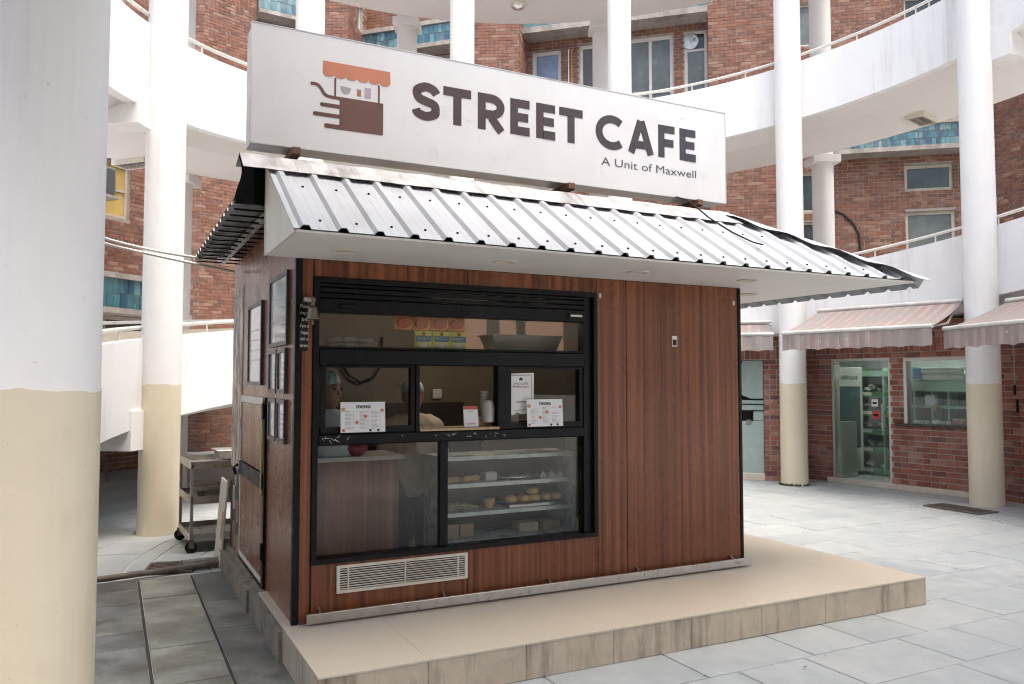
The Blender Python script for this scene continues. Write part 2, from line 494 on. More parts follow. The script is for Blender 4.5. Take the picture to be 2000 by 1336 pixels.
# ------------------------------------------------------------------ round columns
def column(deg, name_label, r=5.58, rad=0.215, top=12.5, z_paint=1.675, pos=None, parts=True, cat='column', group='round columns around the court'):
    p = Vector((pos[0], pos[1], 0)) if pos else ring(r, deg)
    t = thing('column', name_label, cat, p, R_(deg), group)
    rad2 = rad*1.012
    MB().lathe([(rad2*1.03, 0.0), (rad2*1.01, 0.06), (rad2, 0.3), (rad2, z_paint)], 64).build('painted_base', m_cream, t)
    ph_ = rr.uniform(0, 6)
    for v in t.children[-1].data.vertices:
        if v.co.z > z_paint-0.01:
            a_ = math.atan2(v.co.y, v.co.x); v.co.z += 0.006*math.sin(3*a_+ph_)+0.004*math.sin(7*a_+2*ph_)+0.002*math.sin(19*a_)
    MB().lathe([(rad, z_paint-0.03), (rad*1.0, 4.0), (rad*1.006, 4.3), (rad, 4.4), (rad*0.99, top)], 40).build('shaft', m_white, t)
    return t
column(0, 'thick white and cream column filling the left edge in front', pos=(-1.868, 3.12), rad=0.232)
column(26, 'round column at the right edge beside the dispensary window')
column(56, 'round column with moss at its foot right of the kiosk')
column(86, 'column rising behind the right half of the signboard')
column(116, 'column rising behind the middle of the signboard above the lettering')
column(146, 'column rising behind the left end of the signboard')
column(176, 'round white and cream column left of the kiosk by the trolley')
def pier(deg, r, label, rad=0.2):
    t = thing('rear_column', label, 'column', ring(r, deg), 0, 'rear columns on the outer edge of the ramp')
    MB().lathe([(rad, 0), (rad, 12.6)], 32).build('shaft', m_soffit, t)
    for lv in range(3):
        z = zt(deg - 360*lv + (0 if lv else 0)) - 1.10
        if z > 0.6: MB().box(-0.26, 0.26, -0.26, 0.26, z-0.12, z+0.02).build('capital', m_soffit, t)
    return t
def zt(ph):
    a = ph - 15.0; k = math.floor(a/360.0); r = a - 360.0*k
    return 3.994 - 3.6*k - (0.0111*r if r <= 180 else 0.0111*180 + 0.0089*(r-180))
pier(56, 8.0, 'slim grey column behind the ramp right of the kiosk roof')
pier(87.5, 8.0, 'slim grey column peeking out beside a white column above the sign')
pier(117.5, 8.0, 'slim grey column under the top soffit above the sign lettering')
pier(150, 8.0, 'slim grey column behind the white column left of the kiosk')

# moss at the foot of one column
mo = MB(); q0 = ring(5.58, 56)
for k in range(160):
    a = rr.uniform(170, 330); rad = 0.215 + rr.uniform(0.0, 0.035); c = (q0.x + rad*math.cos(R_(a)), q0.y + rad*math.sin(R_(a)), 0)
    hh = rr.uniform(0.01, 0.05); ww = 0.012
    mo.add([(c[0]-ww, c[1], 0), (c[0]+ww, c[1], 0), (c[0]+rr.uniform(-.02,.02), c[1]+rr.uniform(-.02,.02), hh)], [(0,1,2)])
tag(mo.build('moss', M('moss_green', (0.05,0.075,0.02), 0.95, var=0.5)), 'green moss growing round a column foot', 'moss', kind='stuff')

# ------------------------------------------------------------------ helical ramp
def sweep(prof, ph0, ph1, dstep=2.0, closed=True, smooth=False):
    n = max(2, int(abs(ph1-ph0)/dstep)); m = MB(); vs_ = []
    for i in range(n+1):
        ph = ph0 + (ph1-ph0)*i/n; z = zt(ph)
        for (r, dz) in prof: vs_.append(ring(r, ph, z+dz))
    k = len(prof); fs = []
    for i in range(n):
        for j in range(k if closed else k-1):
            a = i*k+j; b = i*k+(j+1) % k
            fs.append((a, b, b+k, a+k))
    m.add(vs_, fs, smooth)
    if closed: m.add(vs_[:k], [list(range(k))]); m.add(vs_[-k:], [list(range(k))[::-1]])
    return m
RI, RO = 5.70, 7.68
def flight(label, ph0, ph1, outer=False):
    t = thing('spiral_ramp', label, 'ramp', (0,0,0), 0, 'flights of the spiral ramp')
    sweep([(RI,0),(RI,-0.98),(RI+0.13,-0.98),(RI+0.13,0)][::-1], ph0, ph1).build('parapet', m_band, t)
    sweep([(RI+0.131,-0.975),(RI+0.49,-1.10),(RO,-1.10),(RO,-0.93),(RI+0.131,-0.90)], ph0, ph1).build('slab', m_soffit, t)
    sweep([(RO-0.12,-0.925),(RO-0.12,0.03),(RO-0.002,0.03),(RO-0.002,-0.925)], ph0, ph1).build('outer_parapet', m_cream if outer else m_band, t)
    n = int(abs(ph1-ph0)/3)
    path = [ring(RI+0.05, ph0+(ph1-ph0)*i/n, zt(ph0+(ph1-ph0)*i/n)+0.125) for i in range(n+1)]
    MB().tube(path, 0.024, 8).build('handrail', m_rail, t)
    if outer:
        MB().tube([ring(RO-0.06, ph0+(ph1-ph0)*i/n, zt(ph0+(ph1-ph0)*i/n)+0.16) for i in range(n+1)], 0.024, 8).build('outer_handrail', m_rail, t)
    pm = MB().tube([(0,0,-0.01),(0,0,0.12)], 0.011, 6).mesh('rail_post'); pm.materials.append(m_rail)
    k = 0; ph = ph0 - 5
    while ph > ph1:
        inst(pm, 'rail_post', t, ring(RI+0.05, ph, zt(ph))); ph -= 9.3
    return t
flight('lowest flight of the white spiral ramp rising from left to right', 206, -30, True)
flight('middle flight of the white spiral ramp with thick parapet', -31, -390)
flight('top flight of the ramp seen from below as a pale soffit', -391, -700)
# corbels beside two columns
def corbel(deg, ph, label, w0, w1):
    z = zt(ph)-0.98
    t = MB()
    c = ring(RI, deg); 
    t.box(-0.04, 0.35, w0, w1, z-0.27, z+0.16)
    o = t.build('corbel', m_white, None, (c.x, c.y, 0), R_(deg))
    tag(o, label, 'corbel', 'corbels where the ramp meets a column'); return o
corbel(176, 176, 'cracked white corbel under the low ramp left of the cream column', 0.12, 0.46)
corbel(176, 176-360, 'stained white corbel under the upper ramp at the left column', 0.12, 0.46)
corbel(26, 26-360, 'white corbel under the upper ramp at the right edge', -0.46, -0.12)

# soffit lamps
def soffit_at(u, v, lv):
    d = ray(u, v); best = None; C0 = Vector((0,0,CAM_H)); prev = None; t = 4.0
    while t < 26:
        P = C0 + d*t; ph = math.degrees(math.atan2(P.y-CY, P.x-CX)); 
        if ph < -25: ph += 360
        ph -= 360*lv
        r = math.hypot(P.x-CX, P.y-CY); s = P.z - (zt(ph)-1.10)
        if prev is not None and prev < 0 <= s and r > RI: return P, ph, r
        prev = s; t += 0.01
    return None
m_lampbody = M('lamp_body', (0.62,0.58,0.5), 0.5)
m_lampin = M('lamp_reflector', (0.8,0.8,0.78), 0.15, 0.9)
def soffit_lamp(u, v, lv, label, rnd=False):
    h = soffit_at(u, v, lv)
    if not h: print('no lamp', u, v); return
    P, ph, r = h
    t = thing('soffit_lamp', label, 'lamp', (P.x, P.y, P.z+0.01), R_(ph), 'lamps under the ramps')
    if rnd:
        MB().lathe([(0.16,0.0),(0.16,-0.05),(0.13,-0.07)], 24).build('housing', m_lampbody, t)
        MB().lathe([(0.12,-0.068),(0.10,-0.10),(0.0,-0.12)], 24).build('diffuser', m_lampin, t)
        return
    MB().box(-0.3,0.3,-0.15,0.15,-0.04,0.0).build('housing', m_lampbody, t)
    fr = MB()
    fr.box(-0.3,0.3,-0.15,-0.12,-0.09,-0.041); fr.box(-0.3,0.3,0.12,0.15,-0.09,-0.041); fr.box(-0.3,-0.27,-0.119,0.119,-0.09,-0.041); fr.box(0.27,0.3,-0.119,0.119,-0.09,-0.041)
    fr.build('frame', m_lampbody, t)
    lm = MB().box(-0.004,0.004,-0.118,0.118,-0.088,-0.045).mesh('louvre'); lm.materials.append(m_lampin)
    for i in range(7): inst(lm, 'louvre', t, (-0.2+0.066*i, 0, 0))
    MB().box(-0.27,0.27,-0.004,0.004,-0.086,-0.046).build('divider', m_lampin, t)
soffit_lamp(1800, 228, 1, 'louvred lamp on the soffit near the right column')
soffit_lamp(265, 313, 1, 'louvred lamp on the soffit peeking out at the left column')
soffit_lamp(1012, 8, 2, 'round lamp on the highest soffit at the top edge', True)

# ------------------------------------------------------------------ brick walls (bricks laid at the end)
WALLS = []
m_frame_cream = M('window_frame_paint', (0.50,0.45,0.37), 0.55, var=0.12, dirt=(0.2,0.15,0.1), dirt_amt=0.5)
m_frame_white = M('white_window_frame', (0.62,0.58,0.54), 0.5, var=0.08)
def pane_mat(name, col, rough): 
    return M(name, col, rough, 0.0, var=0.35, scale=1.6, rvar=0.04, spec=0.5)
m_pane = pane_mat('dark_pane', (0.045,0.06,0.06), 0.07)
m_pane_frost = pane_mat('frosted_pane', (0.135,0.155,0.148), 0.25)
m_pane_blue = pane_mat('curtained_pane', (0.17,0.23,0.32), 0.2)
m_pane_brown = pane_mat('tinted_pane', (0.085,0.075,0.065), 0.12)
m_yellow = M('yellow_board', (0.46,0.33,0.10), 0.6, var=0.12, scale=3)
PM = {'dark': m_pane, 'frost': m_pane_frost, 'blue': m_pane_blue, 'brown': m_pane_brown, 'yellow': m_yellow}
def wall(label, A, B, z0, z1, opens=(), mat=None, group='brick walls of the building', name='brick_wall', bw=0.222, bh=0.071, mj=0.016, soldier=None, thick=0.25):
    A = Vector((A[0], A[1], 0)); B = Vector((B[0], B[1], 0)); d = B-A; L = d.length
    rz = math.atan2(d.y, d.x)
    t = thing(name, label, 'wall', A, rz, group)
    xs = sorted({0.0, L} | {max(0, min(L, o[0])) for o in opens} | {max(0, min(L, o[1])) for o in opens})
    zs = sorted({z0, z1} | {o[2] for o in opens} | {o[3] for o in opens})
    mb = MB()
    for i in range(len(xs)-1):
        # merge vertically
        run = None
        for j in range(len(zs)-1):
            cx, cz = (xs[i]+xs[i+1])/2, (zs[j]+zs[j+1])/2
            solid = not any(o[0] < cx < o[1] and o[2] < cz < o[3] for o in opens) and xs[i+1]-xs[i] > 1e-4
            if solid and run is None: run = zs[j]
            if (not solid or j == len(zs)-2) and run is not None:
                e = zs[j+1] if solid else zs[j]
                mb.box(xs[i], xs[i+1], 0.008, thick, run, e); run = None
    mb.build('mortar_bed', m_mortar_shop if mat is m_brick_shop else m_mortar, t)
    WALLS.append(dict(t=t, A=A, d=d/L, L=L, z0=z0, z1=z1, opens=opens, mat=mat or m_brick, bw=bw, bh=bh, mj=mj, soldier=soldier, n=Vector((d.y/L, -d.x/L, 0))))
    return t
def window(t, x0, x1, z0, z1, vsplit=(), hsplit=(), kind='dark', fm=None, fw=0.06, dy=0.09, kinds=None):
    fm = fm or m_frame_cream
    w_ = bpy.data.objects.new('window', None); COL.objects.link(w_); w_.parent = t; w_.location = (x0, dy, z0)
    W, H = x1-x0, z1-z0
    fr = MB()
    fr.box(0, fw, 0, 0.07, 0, H); fr.box(W-fw, W, 0, 0.07, 0, H); fr.box(fw, W-fw, 0.001, 0.069, 0, fw); fr.box(fw, W-fw, 0.001, 0.069, H-fw, H)
    vs_ = [0] + [v*W for v in vsplit] + [W]; hs = [0] + [h*H for h in hsplit] + [H]
    for v in vs_[1:-1]: fr.box(v-fw*0.4, v+fw*0.4, 0.004, 0.066, fw, H-fw)
    for h in hs[1:-1]: fr.box(fw, W-fw, 0.007, 0.063, h-fw*0.4, h+fw*0.4)
    fr.build('frame', fm, w_)
    k = 0
    for i in range(len(vs_)-1):
        for j in range(len(hs)-1):
            kd = kinds[k % len(kinds)] if kinds else kind; k += 1
            a = vs_[i] + (fw if i == 0 else fw*0.4) - .006; b = vs_[i+1] - (fw if i == len(vs_)-2 else fw*0.4) + .006
            c = hs[j] + (fw if j == 0 else fw*0.4) - .006; e = hs[j+1] - (fw if j == len(hs)-2 else fw*0.4) + .006
            MB().box(a, b, 0.03, 0.038, c, e).build('pane', PM[kd], w_)
    MB().box(-0.02, W+0.02, 0.08, 0.12, -0.02, H+0.02).build('backing', m_dark, w_)
    return w_
def ledge(t, x0, x1, z0, z1, proj_=0.45, tw=0.14, th=0.28, rim=0.10):
    """projecting sun ledge faced with glazed tiles between two concrete rims"""
    l_ = bpy.data.objects.new('tiled_ledge', None); COL.objects.link(l_); l_.parent = t; l_.location = (x0, -proj_, z0)
    W = x1-x0; H = z1-z0
    c = MB().box(0, W, 0.012, proj_-0.002, rim, H-rim); c.box(0, W, -0.05, proj_-0.002, 0, rim); c.box(0, W, -0.05, proj_-0.002, H-rim, H)
    c.build('rim', m_conc, l_)
    tm = MB().cbox(0.004, 1-0.004, 0, 0.012, 0.0, 1.0, 0.003).mesh('tile'); tm.materials.append(m_tile)
    rows = max(1, round((H-2*rim)/th)); hh = (H-2*rim)/rows; x = 0.0
    for r in range(rows):
        x = 0.01
        while x < W-0.03:
            ww = min(tw*rr.uniform(0.75, 1.2), W-0.01-x)
            inst(tm, 'tile', l_, (x+0.004, rr.uniform(-0.003, 0.002), rim+r*hh+0.006), scale=(ww-0.01, 1, hh-0.013)); x += ww
    return l_

# building behind, left to right
W1 = wall('dark brick wall with yellow boards and cooler behind the left column', (-8.4,13.1), (-6.98,16.58), 0, 12.5,
          [(0.2,1.35,4.85,5.95), (1.75,2.5,4.85,5.95), (0.0,3.4,2.35,2.95), (0.2,2.3,8.0,9.6)])
window(W1, 0.2, 1.35, 4.85, 5.95, (0.5,), kind='dark')
window(W1, 1.75, 2.5, 4.85, 5.95, (), (0.5,), kind='yellow')
window(W1, 0.02, 3.4, 2.35, 2.95, (0.3,0.6), kind='dark', fm=m_conc)
window(W1, 0.2, 2.3, 8.0, 9.6, (0.5,), kind='dark')
ledge(W1, 0.0, 3.7, 2.97, 3.72, 0.4)
W2 = wall('narrow brick return beside the slim rear column at left', (-9.6,19.55), (-7.69,19.5), 0, 12.5)
W3 = wall('tall brick wall between left column and signboard', (-7.69,19.5), (-6.73,20.55), 0, 12.5)
W4 = wall('recessed wall bay with window just left of the signboard top', (-6.9,20.9), (-5.25,21.9), 0, 13,
          [(0.1,1.6,9.6,11.2)])
window(W4, 0.1, 1.6, 9.6, 11.2, (0.5,), kind='dark', fm=m_frame_white)
ledge(W4, 0.0, 1.9, 11.4, 12.2, 0.5)
W5 = wall('brick pier above the cart logo of the signboard', (-5.25,21.0), (-4.42,21.0), 0, 13)
W5b = wall('narrow brick return with a pale window above the signboard', (-4.42,21.0), (-4.25,23.0), 0, 13, [(0.9,1.5,11.7,12.5)])
window(W5b, 0.9, 1.5, 11.7, 12.5, kind='frost', fm=m_frame_white)
W6 = wall('brick wall with blue tiled ledge above the word on the sign', (-4.32,23.0), (-1.2,21.95), 0, 13, [(0.8,3.2,9.6,10.9)])
window(W6, 0.8, 3.2, 9.6, 10.9, (0.33,0.66), kind='brown', fm=m_frame_white)
ledge(W6, 0.0, 3.28, 11.0, 11.75, 0.55, rim=0.12)
W7 = wall('brick pier between two window bays above the signboard', (-1.25,21.1), (0.18,21.0), 0, 13.5)
W8 = wall('narrow sunlit brick return beside the curtained window', (0.18,21.0), (0.45,22.0), 0, 13.5)
W9 = wall('recessed brick bay with three tall windows above the signboard', (0.45,22.0), (5.2,20.66), 0, 13.5,
          [(0.12,0.95,8.7,10.95),(1.45,2.62,8.7,11.0),(2.72,4.02,8.7,11.02),(4.3,4.9,8.7,11.05)])
window(W9, 0.12, 0.95, 8.7, 10.95, (), (0.25,), kind='blue', fm=m_frame_white, fw=0.1)
window(W9, 1.45, 2.62, 8.7, 11.0, (0.6,), (0.3,), kind='brown', fm=m_frame_white, fw=0.1, kinds=('brown','brown','frost','frost'))
window(W9, 2.72, 4.02, 8.7, 11.02, (0.52,), (0.35,), kind='frost', fm=m_frame_white, fw=0.1)
window(W9, 4.3, 4.9, 8.7, 11.05, (), (0.3,0.78), kind='frost', fm=m_frame_white, fw=0.08, kinds=('dark','frost','dark'))
ledge(W9, 0.0, 4.93, 11.22, 11.95, 0.6, rim=0.16)
# small fan in the last window and pipes on the pier between
pp = thing('wall_pipe', 'pair of thin pipes, one orange, on the brick between windows', 'pipe', tuple(W9.location), W9.rotation_euler.z)
MB().tube([(1.17,-0.03,8.6),(1.17,-0.03,10.9)], 0.018, 8).build('white_pipe', m_white, pp)
MB().tube([(1.26,-0.03,8.6),(1.26,-0.03,10.9)], 0.018, 8).build('orange_pipe', M('orange_pipe_paint', (0.55,0.27,0.05), 0.5), pp)
fan = thing('exhaust_fan', 'round exhaust fan in the top light of the last tall window', 'fan', W9.matrix_world @ Vector((0,0,0)), W9.rotation_euler.z)
fan.location = W9.location
MB().lathe([(0.2,0.085),(0.22,0.075),(0.22,0.1),(0.19,0.1)], 24, 4.46, 10.78, axis=1).build('ring', m_steel, fan)
fb = MB()
for k in range(5):
    a = k*1.256; 
    fb.add([(4.46,0.08,10.78),(4.46+0.17*math.cos(a),0.075,10.78+0.17*math.sin(a)),(4.46+0.17*math.cos(a+0.8),0.088,10.78+0.17*math.sin(a+0.8))], [(0,1,2)])
fb.build('blade', m_steel, fan)
W10 = wall('long brick wall with cable and windows right of the kiosk roof', (5.1,20.3), (11.14,18.94), 0, 13.5,
           [(2.05,2.75,5.95,6.95),(2.05,2.75,4.3,5.7),(2.05,2.75,10.2,11.3),(4.62,5.72,6.35,7.0),(4.62,5.75,4.6,5.85),(4.7,5.9,9.7,11.2),(5.95,6.18,6.35,7.0)])
window(W10, 2.05, 2.75, 5.95, 6.95, kind='dark'); window(W10, 2.05, 2.75, 4.3, 5.7, kind='dark'); window(W10, 2.05, 2.75, 10.2, 11.3, kind='frost')
window(W10, 4.62, 5.72, 6.35, 7.0, kind='dark', fw=0.08); window(W10, 4.62, 5.75, 4.6, 5.85, kind='frost', fw=0.08); window(W10, 4.7, 5.9, 9.7, 11.2, (0.5,), kind='dark')
ledge(W10, 2.75, 6.15, 7.22, 7.95, 0.5, tw=0.115, th=0.2, rim=0.11)
MB().tube([Vector((2.9,-0.02,6.0)), Vector((3.2,-0.03,5.85)), Vector((3.42,-0.03,5.62)), Vector((3.55,-0.03,5.35)), Vector((3.58,-0.03,4.9)), Vector((3.52,-0.03,4.5)), Vector((3.55,-0.03,3.9))], 0.028, 8)\
    .build('wall_cable', M('black_cable', (0.02,0.02,0.02), 0.6), None, W10.location, W10.rotation_euler.z)
tag(bpy.data.objects['wall_cable'], 'bent black cable hanging on the brick wall right of the slim column', 'cable')
W11 = wall('brick return wall coming forward at the right edge', (11.2,18.95), (12.6,14.0), 0, 13.5)
# cooler on the left wall
ac = thing('air_cooler', 'grey window air cooler on the brick wall at left', 'cooler', W1.location, W1.rotation_euler.z)
ac.location = W1.location + Vector((0,0,0))
MB().cbox(1.02, 1.72, -0.5, 0.0, 5.1, 5.62, 0.01).build('case', M('cooler_case', (0.22,0.22,0.21), 0.6, 0.3), ac)
MB().box(0.98, 1.76, -0.56, 0.0, 5.05, 5.095).build('bracket', m_conc, ac)
MB().box(1.06, 1.68, -0.512, -0.502, 5.15, 5.58).build('grille', M('cooler_grille', (0.08,0.085,0.085), 0.6), ac)
tx = MB().box(1.28, 1.46, -0.522, -0.514, 5.34, 5.41).build('badge', M('badge', (0.5,0.52,0.55), 0.4), ac)
# the side of the court behind the viewer: brick building and the floor above the passage
B1 = wall('brick wall of the passage behind the viewer, left half', (0.5,-7.2), (-8.5,-3.5), 0, 7.0, [(1.0,2.6,0.0,2.4),(4.0,6.0,1.0,2.6),(1.0,3.5,4.6,6.2),(4.6,7.0,4.6,6.2)])
window(B1, 4.0, 6.0, 1.0, 2.6, (0.5,), kind='dark'); window(B1, 1.0, 3.5, 4.6, 6.2, (0.5,), kind='dark'); window(B1, 4.6, 7.0, 4.6, 6.2, (0.5,), kind='dark'); window(B1, 1.0, 2.6, 0.0, 2.4, (0.5,), kind='dark')
B2 = wall('brick wall of the passage behind the viewer, right half', (9.5,-4.2), (0.5,-7.2), 0, 7.0, [(1.0,3.0,1.0,2.6),(5.0,6.6,0.0,2.4),(1.0,3.5,4.6,6.2),(4.6,7.0,4.6,6.2)])
window(B2, 1.0, 3.0, 1.0, 2.6, (0.5,), kind='dark'); window(B2, 5.0, 6.6, 0.0, 2.4, (0.5,), kind='dark'); window(B2, 1.0, 3.5, 4.6, 6.2, (0.5,), kind='dark'); window(B2, 4.6, 7.0, 4.6, 6.2, (0.5,), kind='dark')

# unseen slab added between the low ramp and the building at left (hidden behind the parapet, keeps the passage below dim)
m = MB(); A_ = [ring(RO+0.02, a) for a in range(128, 209, 4)]; O_ = [ring(14.2, a) for a in range(128, 209, 4)]; n = len(A_)
vs_ = [(q.x, q.y, z) for z in (2.02, 2.14) for q in A_+O_]; fs = []
for i in range(n-1): fs += [(i,i+1,n+i+1,n+i),(2*n+i,3*n+i,3*n+i+1,2*n+i+1),(i,2*n+i,2*n+i+1,i+1)]
m.add(vs_, fs); gf = m.build('gallery_floor', m_soffit); gf['kind'] = 'structure'
# ================================================================== shops under the ramp (right)
m_marble = M('marble_skirting', (0.62,0.56,0.46), 0.35, var=0.1, scale=5, dirt=(0.3,0.25,0.18), dirt_amt=0.4)
m_shopglass = glass_mat('shop_glass', (0.86,0.91,0.89), 0.01, 0.03, (0.5,0.56,0.54))
m_frostglass = M('frosted_film_glass', (0.33,0.42,0.40), 0.25, var=0.06, scale=2, spec=0.6)
m_alu = M('aluminium_frame', (0.55,0.54,0.50), 0.45, 0.6, var=0.08)
m_blk = M('black_frame', (0.005,0.005,0.0055), 0.4, 0.0, var=0.3, scale=9, dirt=(0.03,0.028,0.026), dirt_amt=0.35, dirt_scale=6, spec=0.18)
m_ceram = M('white_plastic', (0.78,0.78,0.75), 0.35)
m_blackstone = M('black_stone', (0.02,0.02,0.022), 0.3)
SA = Vector((5.2,14.05,0)); SD = Vector((0.57,-0.822,0)).normalized()
S1 = wall('brick shop wall with glass door and counter window at right', SA - SD*0.35, SA + SD*2.95, 0, 2.66,
          [(0.35+0.464,0.35+1.517,0,2.10),(0.35+1.74,0.35+2.74,1.05,2.08)], m_brick_shop, 'brick shop walls under the ramp', soldier=(2.10,2.3))
X0 = 0.35
d_ = thing('glass_door', 'frameless glass shop door with steel handle in the brick wall', 'door', S1.location, S1.rotation_euler.z)
fr = MB(); fr.box(X0+0.464,X0+0.504,0.02,0.1,0.08,2.098); fr.box(X0+1.477,X0+1.515,0.02,0.1,0.08,2.098); fr.box(X0+0.505,X0+1.476,0.021,0.099,2.05,2.097)
fr.build('frame', m_alu, d_)
MB().box(X0+0.51,X0+1.47,0.05,0.06,0.10,2.04).build('pane', m_shopglass, d_)
for (a, b, c, e) in [(0.51,0.62,0.09,0.15),(1.36,1.47,0.09,0.15),(0.51,0.62,1.99,2.05)]:
    MB().cbox(X0+a,X0+b,0.035,0.075,c,e,0.004).build('patch_fitting', m_steel, d_)
MB().tube([(X0+1.38,0.0,0.85),(X0+1.38,0.0,1.35)], 0.016, 10).build('handle', m_steel, d_)
MB().box(X0+1.17,X0+1.28,0.044,0.048,1.30,1.42).build('notice', M('notice_white', (0.8,0.8,0.78), 0.5), d_)
MB().box(X0+1.19,X0+1.26,0.041,0.0435,1.34,1.37).build('notice_print', m_blk, d_)
MB().lathe([(0.07,0.046),(0.07,0.0485)], 24, X0+1.24, 1.16, axis=1).build('round_sticker', M('red_sticker', (0.6,0.05,0.03), 0.4), d_)
MB().box(X0+1.2,X0+1.28,0.0415,0.0455,1.14,1.18).build('sticker_print', m_blk, d_)
dw = thing('counter_window', 'aluminium framed dispensary window with black stone sill', 'window', S1.location, S1.rotation_euler.z)
fr = MB(); a, b, c, e = X0+1.74, X0+2.74, 1.05, 2.08
fr.box(a,a+0.05,0.0,0.08,c,e); fr.box(b-0.05,b,0.0,0.08,c,e); fr.box(a+0.05,b-0.05,0.001,0.079,e-0.05,e)
fr.build('frame', m_alu, dw)
MB().box(a+0.045,b-0.045,0.04,0.046,c,e-0.045).build('pane', m_shopglass, dw)
MB().cbox(a-0.12,b+0.12,-0.07,0.3,c-0.045,c-0.001,0.006).build('sill', m_blackstone, dw)
MB().ell(((a+b)/2-0.02,0.03,1.32),(0.03,0.012,0.055),10,8).build('speak_hole', M('plastic_beige', (0.35,0.22,0.15), 0.5), dw)
# step
st = thing('door_step', 'pale marble step along the brick shop wall', 'step', S1.location, S1.rotation_euler.z)
for k in range(4):
    MB().cbox(X0+0.40+k*0.62, X0+0.40+k*0.62+0.616, -0.06, -0.005, 0, 0.085, 0.004).build('slab', m_marble, st)
# shop room behind
room = MB(); L1_ = 3.6
room.box(-0.6,L1_,0.27,2.4,0.0,0.02); room.box(-0.6,L1_,2.4,2.44,0.02,2.6); room.box(-0.64,-0.6,0.27,2.4,0.02,2.6); room.box(L1_,L1_+.04,0.27,2.4,0.02,2.6); room.box(-0.6,L1_,0.27,2.4,2.6,2.64); room.box(-0.6,0.0,0.255,0.27,0.0,2.6)
ro = room.build('shop_room', M('room_paint', (0.62,0.66,0.64), 0.7), None, S1.location, S1.rotation_euler.z); ro['kind'] = 'structure'
m_green = M('green_shelf', (0.13,0.32,0.17), 0.45, var=0.12); m_mint = M('mint_board', (0.36,0.56,0.46), 0.5)
shf = thing('shelf_unit', 'green shelf unit full of packets seen through the shop door', 'shelf', S1.location, S1.rotation_euler.z)
sx0, sx1, sy = X0+0.12, X0+2.2, 1.3
for z in (0.05,0.42,0.75,1.08,1.42,1.80):
    MB().box(sx0,sx1,sy,sy+0.4,z,z+0.10).build('board', m_green if z < 1.7 else m_mint, shf)
for k in range(5):
    xx = sx0+k*(sx1-sx0)/4; MB().box(xx-0.012,xx+0.012,sy-0.002,sy+0.4,0.05,1.95).build('divider', m_mint if k % 2 else m_green, shf)
MB().box(sx0,sx1,sy+0.41,sy+0.43,0,1.95).build('back_board', M('grey_back', (0.2,0.21,0.2), 0.7), shf)
m_pouch = random_mat('clear_pouch', [(0.5,0.51,0.5),(0.66,0.66,0.64),(0.42,0.42,0.4),(0.7,0.68,0.62)], 0.2, 0.4, 40)
def SL(x, y, z): return S1.location + Matrix.Rotation(S1.rotation_euler.z, 3, 'Z') @ Vector((x, y, z))
TIER = ('lowest tier', 'second tier from the floor', 'middle tier', 'fourth tier from the floor', 'top tier'); ORD = ('first', 'second', 'third', 'fourth')
for zi, z in enumerate((0.152,0.522,0.852,1.182,1.522)):
    for k in range(4):
        x = sx0+0.08+k*0.27
        pk = MB()
        for q in range(6): pk.ell((rr.uniform(0.02,0.17), 0.08+rr.uniform(0,.12), rr.uniform(0.035,0.11)), (0.055,0.05,0.034), 7, 5)
        o = pk.build('packet', m_pouch, None, SL(x, sy, z), S1.rotation_euler.z)
        tag(o, ORD[k]+' heap of clear packets from left, '+TIER[zi]+' of the green shelf', 'packet', 'packets on the green shelf')
for z in (0.46,0.79,1.12,1.46,0.09):
    for k in range(3):
        MB().box(sx0+0.08+k*0.6,sx0+0.3+k*0.6,sy-0.004,sy-0.001,z-0.005,z+0.055).build('shelf_label', M('paper', (0.75,0.74,0.7), 0.6), shf)
# ceiling tubes lighting the shop
m_tube_s, n_, l_, b_ = nodes('shop_tube'); b_.inputs['Emission Color'].default_value = (0.95,1.0,0.97,1); b_.inputs['Emission Strength'].default_value = 9.0
for k, yy in enumerate((0.75, 1.1)):
    tl_ = thing('shop_tube_light', ['front','rear'][k]+' ceiling tube lighting the shop behind the glass door', 'lamp', SL(0.9, yy, 2.52), S1.rotation_euler.z, 'ceiling tubes in the shop')
    MB().tube([(0,0,0),(1.9,0,0)], 0.02, 8).build('tube', m_tube_s, tl_); MB().box(-0.03,1.93,-0.03,0.03,0.03,0.06).build('batten', m_ceram, tl_)
# upright fridge
fg = thing('upright_fridge', 'tall white display fridge standing inside the glass shop door', 'fridge', SL(X0-0.02,0.80,0.02), S1.rotation_euler.z+0.75)
text_later = []
m_fw = M('fridge_white', (0.68,0.67,0.60), 0.4, var=0.05)
MB().cbox(0,0.5,0.0,0.5,0.08,1.95,0.02).build('cabinet', m_fw, fg)
text_later.append(('Celfrost', fg, (0.06,-0.004,1.72), 0.09)); MB().cbox(0.05,0.45,-0.02,0.0,0.5,1.6,0.008).build('glass_door', M('fridge_glass', (0.10,0.16,0.16), 0.08), fg)
MB().tube([(0.08,-0.03,0.95),(0.08,-0.055,1.0),(0.08,-0.055,1.2),(0.08,-0.03,1.25)], 0.01, 8).build('handle', m_fw, fg)
for k in range(5): MB().box(0.06,0.44,-0.012,-0.002,0.14+k*0.05,0.165+k*0.05).build('grille_slat', m_alu, fg)
ct = thing('counter_box', 'grey metal counter just inside the glass door at left', 'counter', SL(X0+0.20,0.42,0.02), S1.rotation_euler.z)
MB().cbox(0,0.16,0,0.5,0,0.98,0.01).build('body', m_alu, ct); MB().box(0.02,0.14,-0.004,-0.001,0.5,0.9).build('notice', m_white, ct)
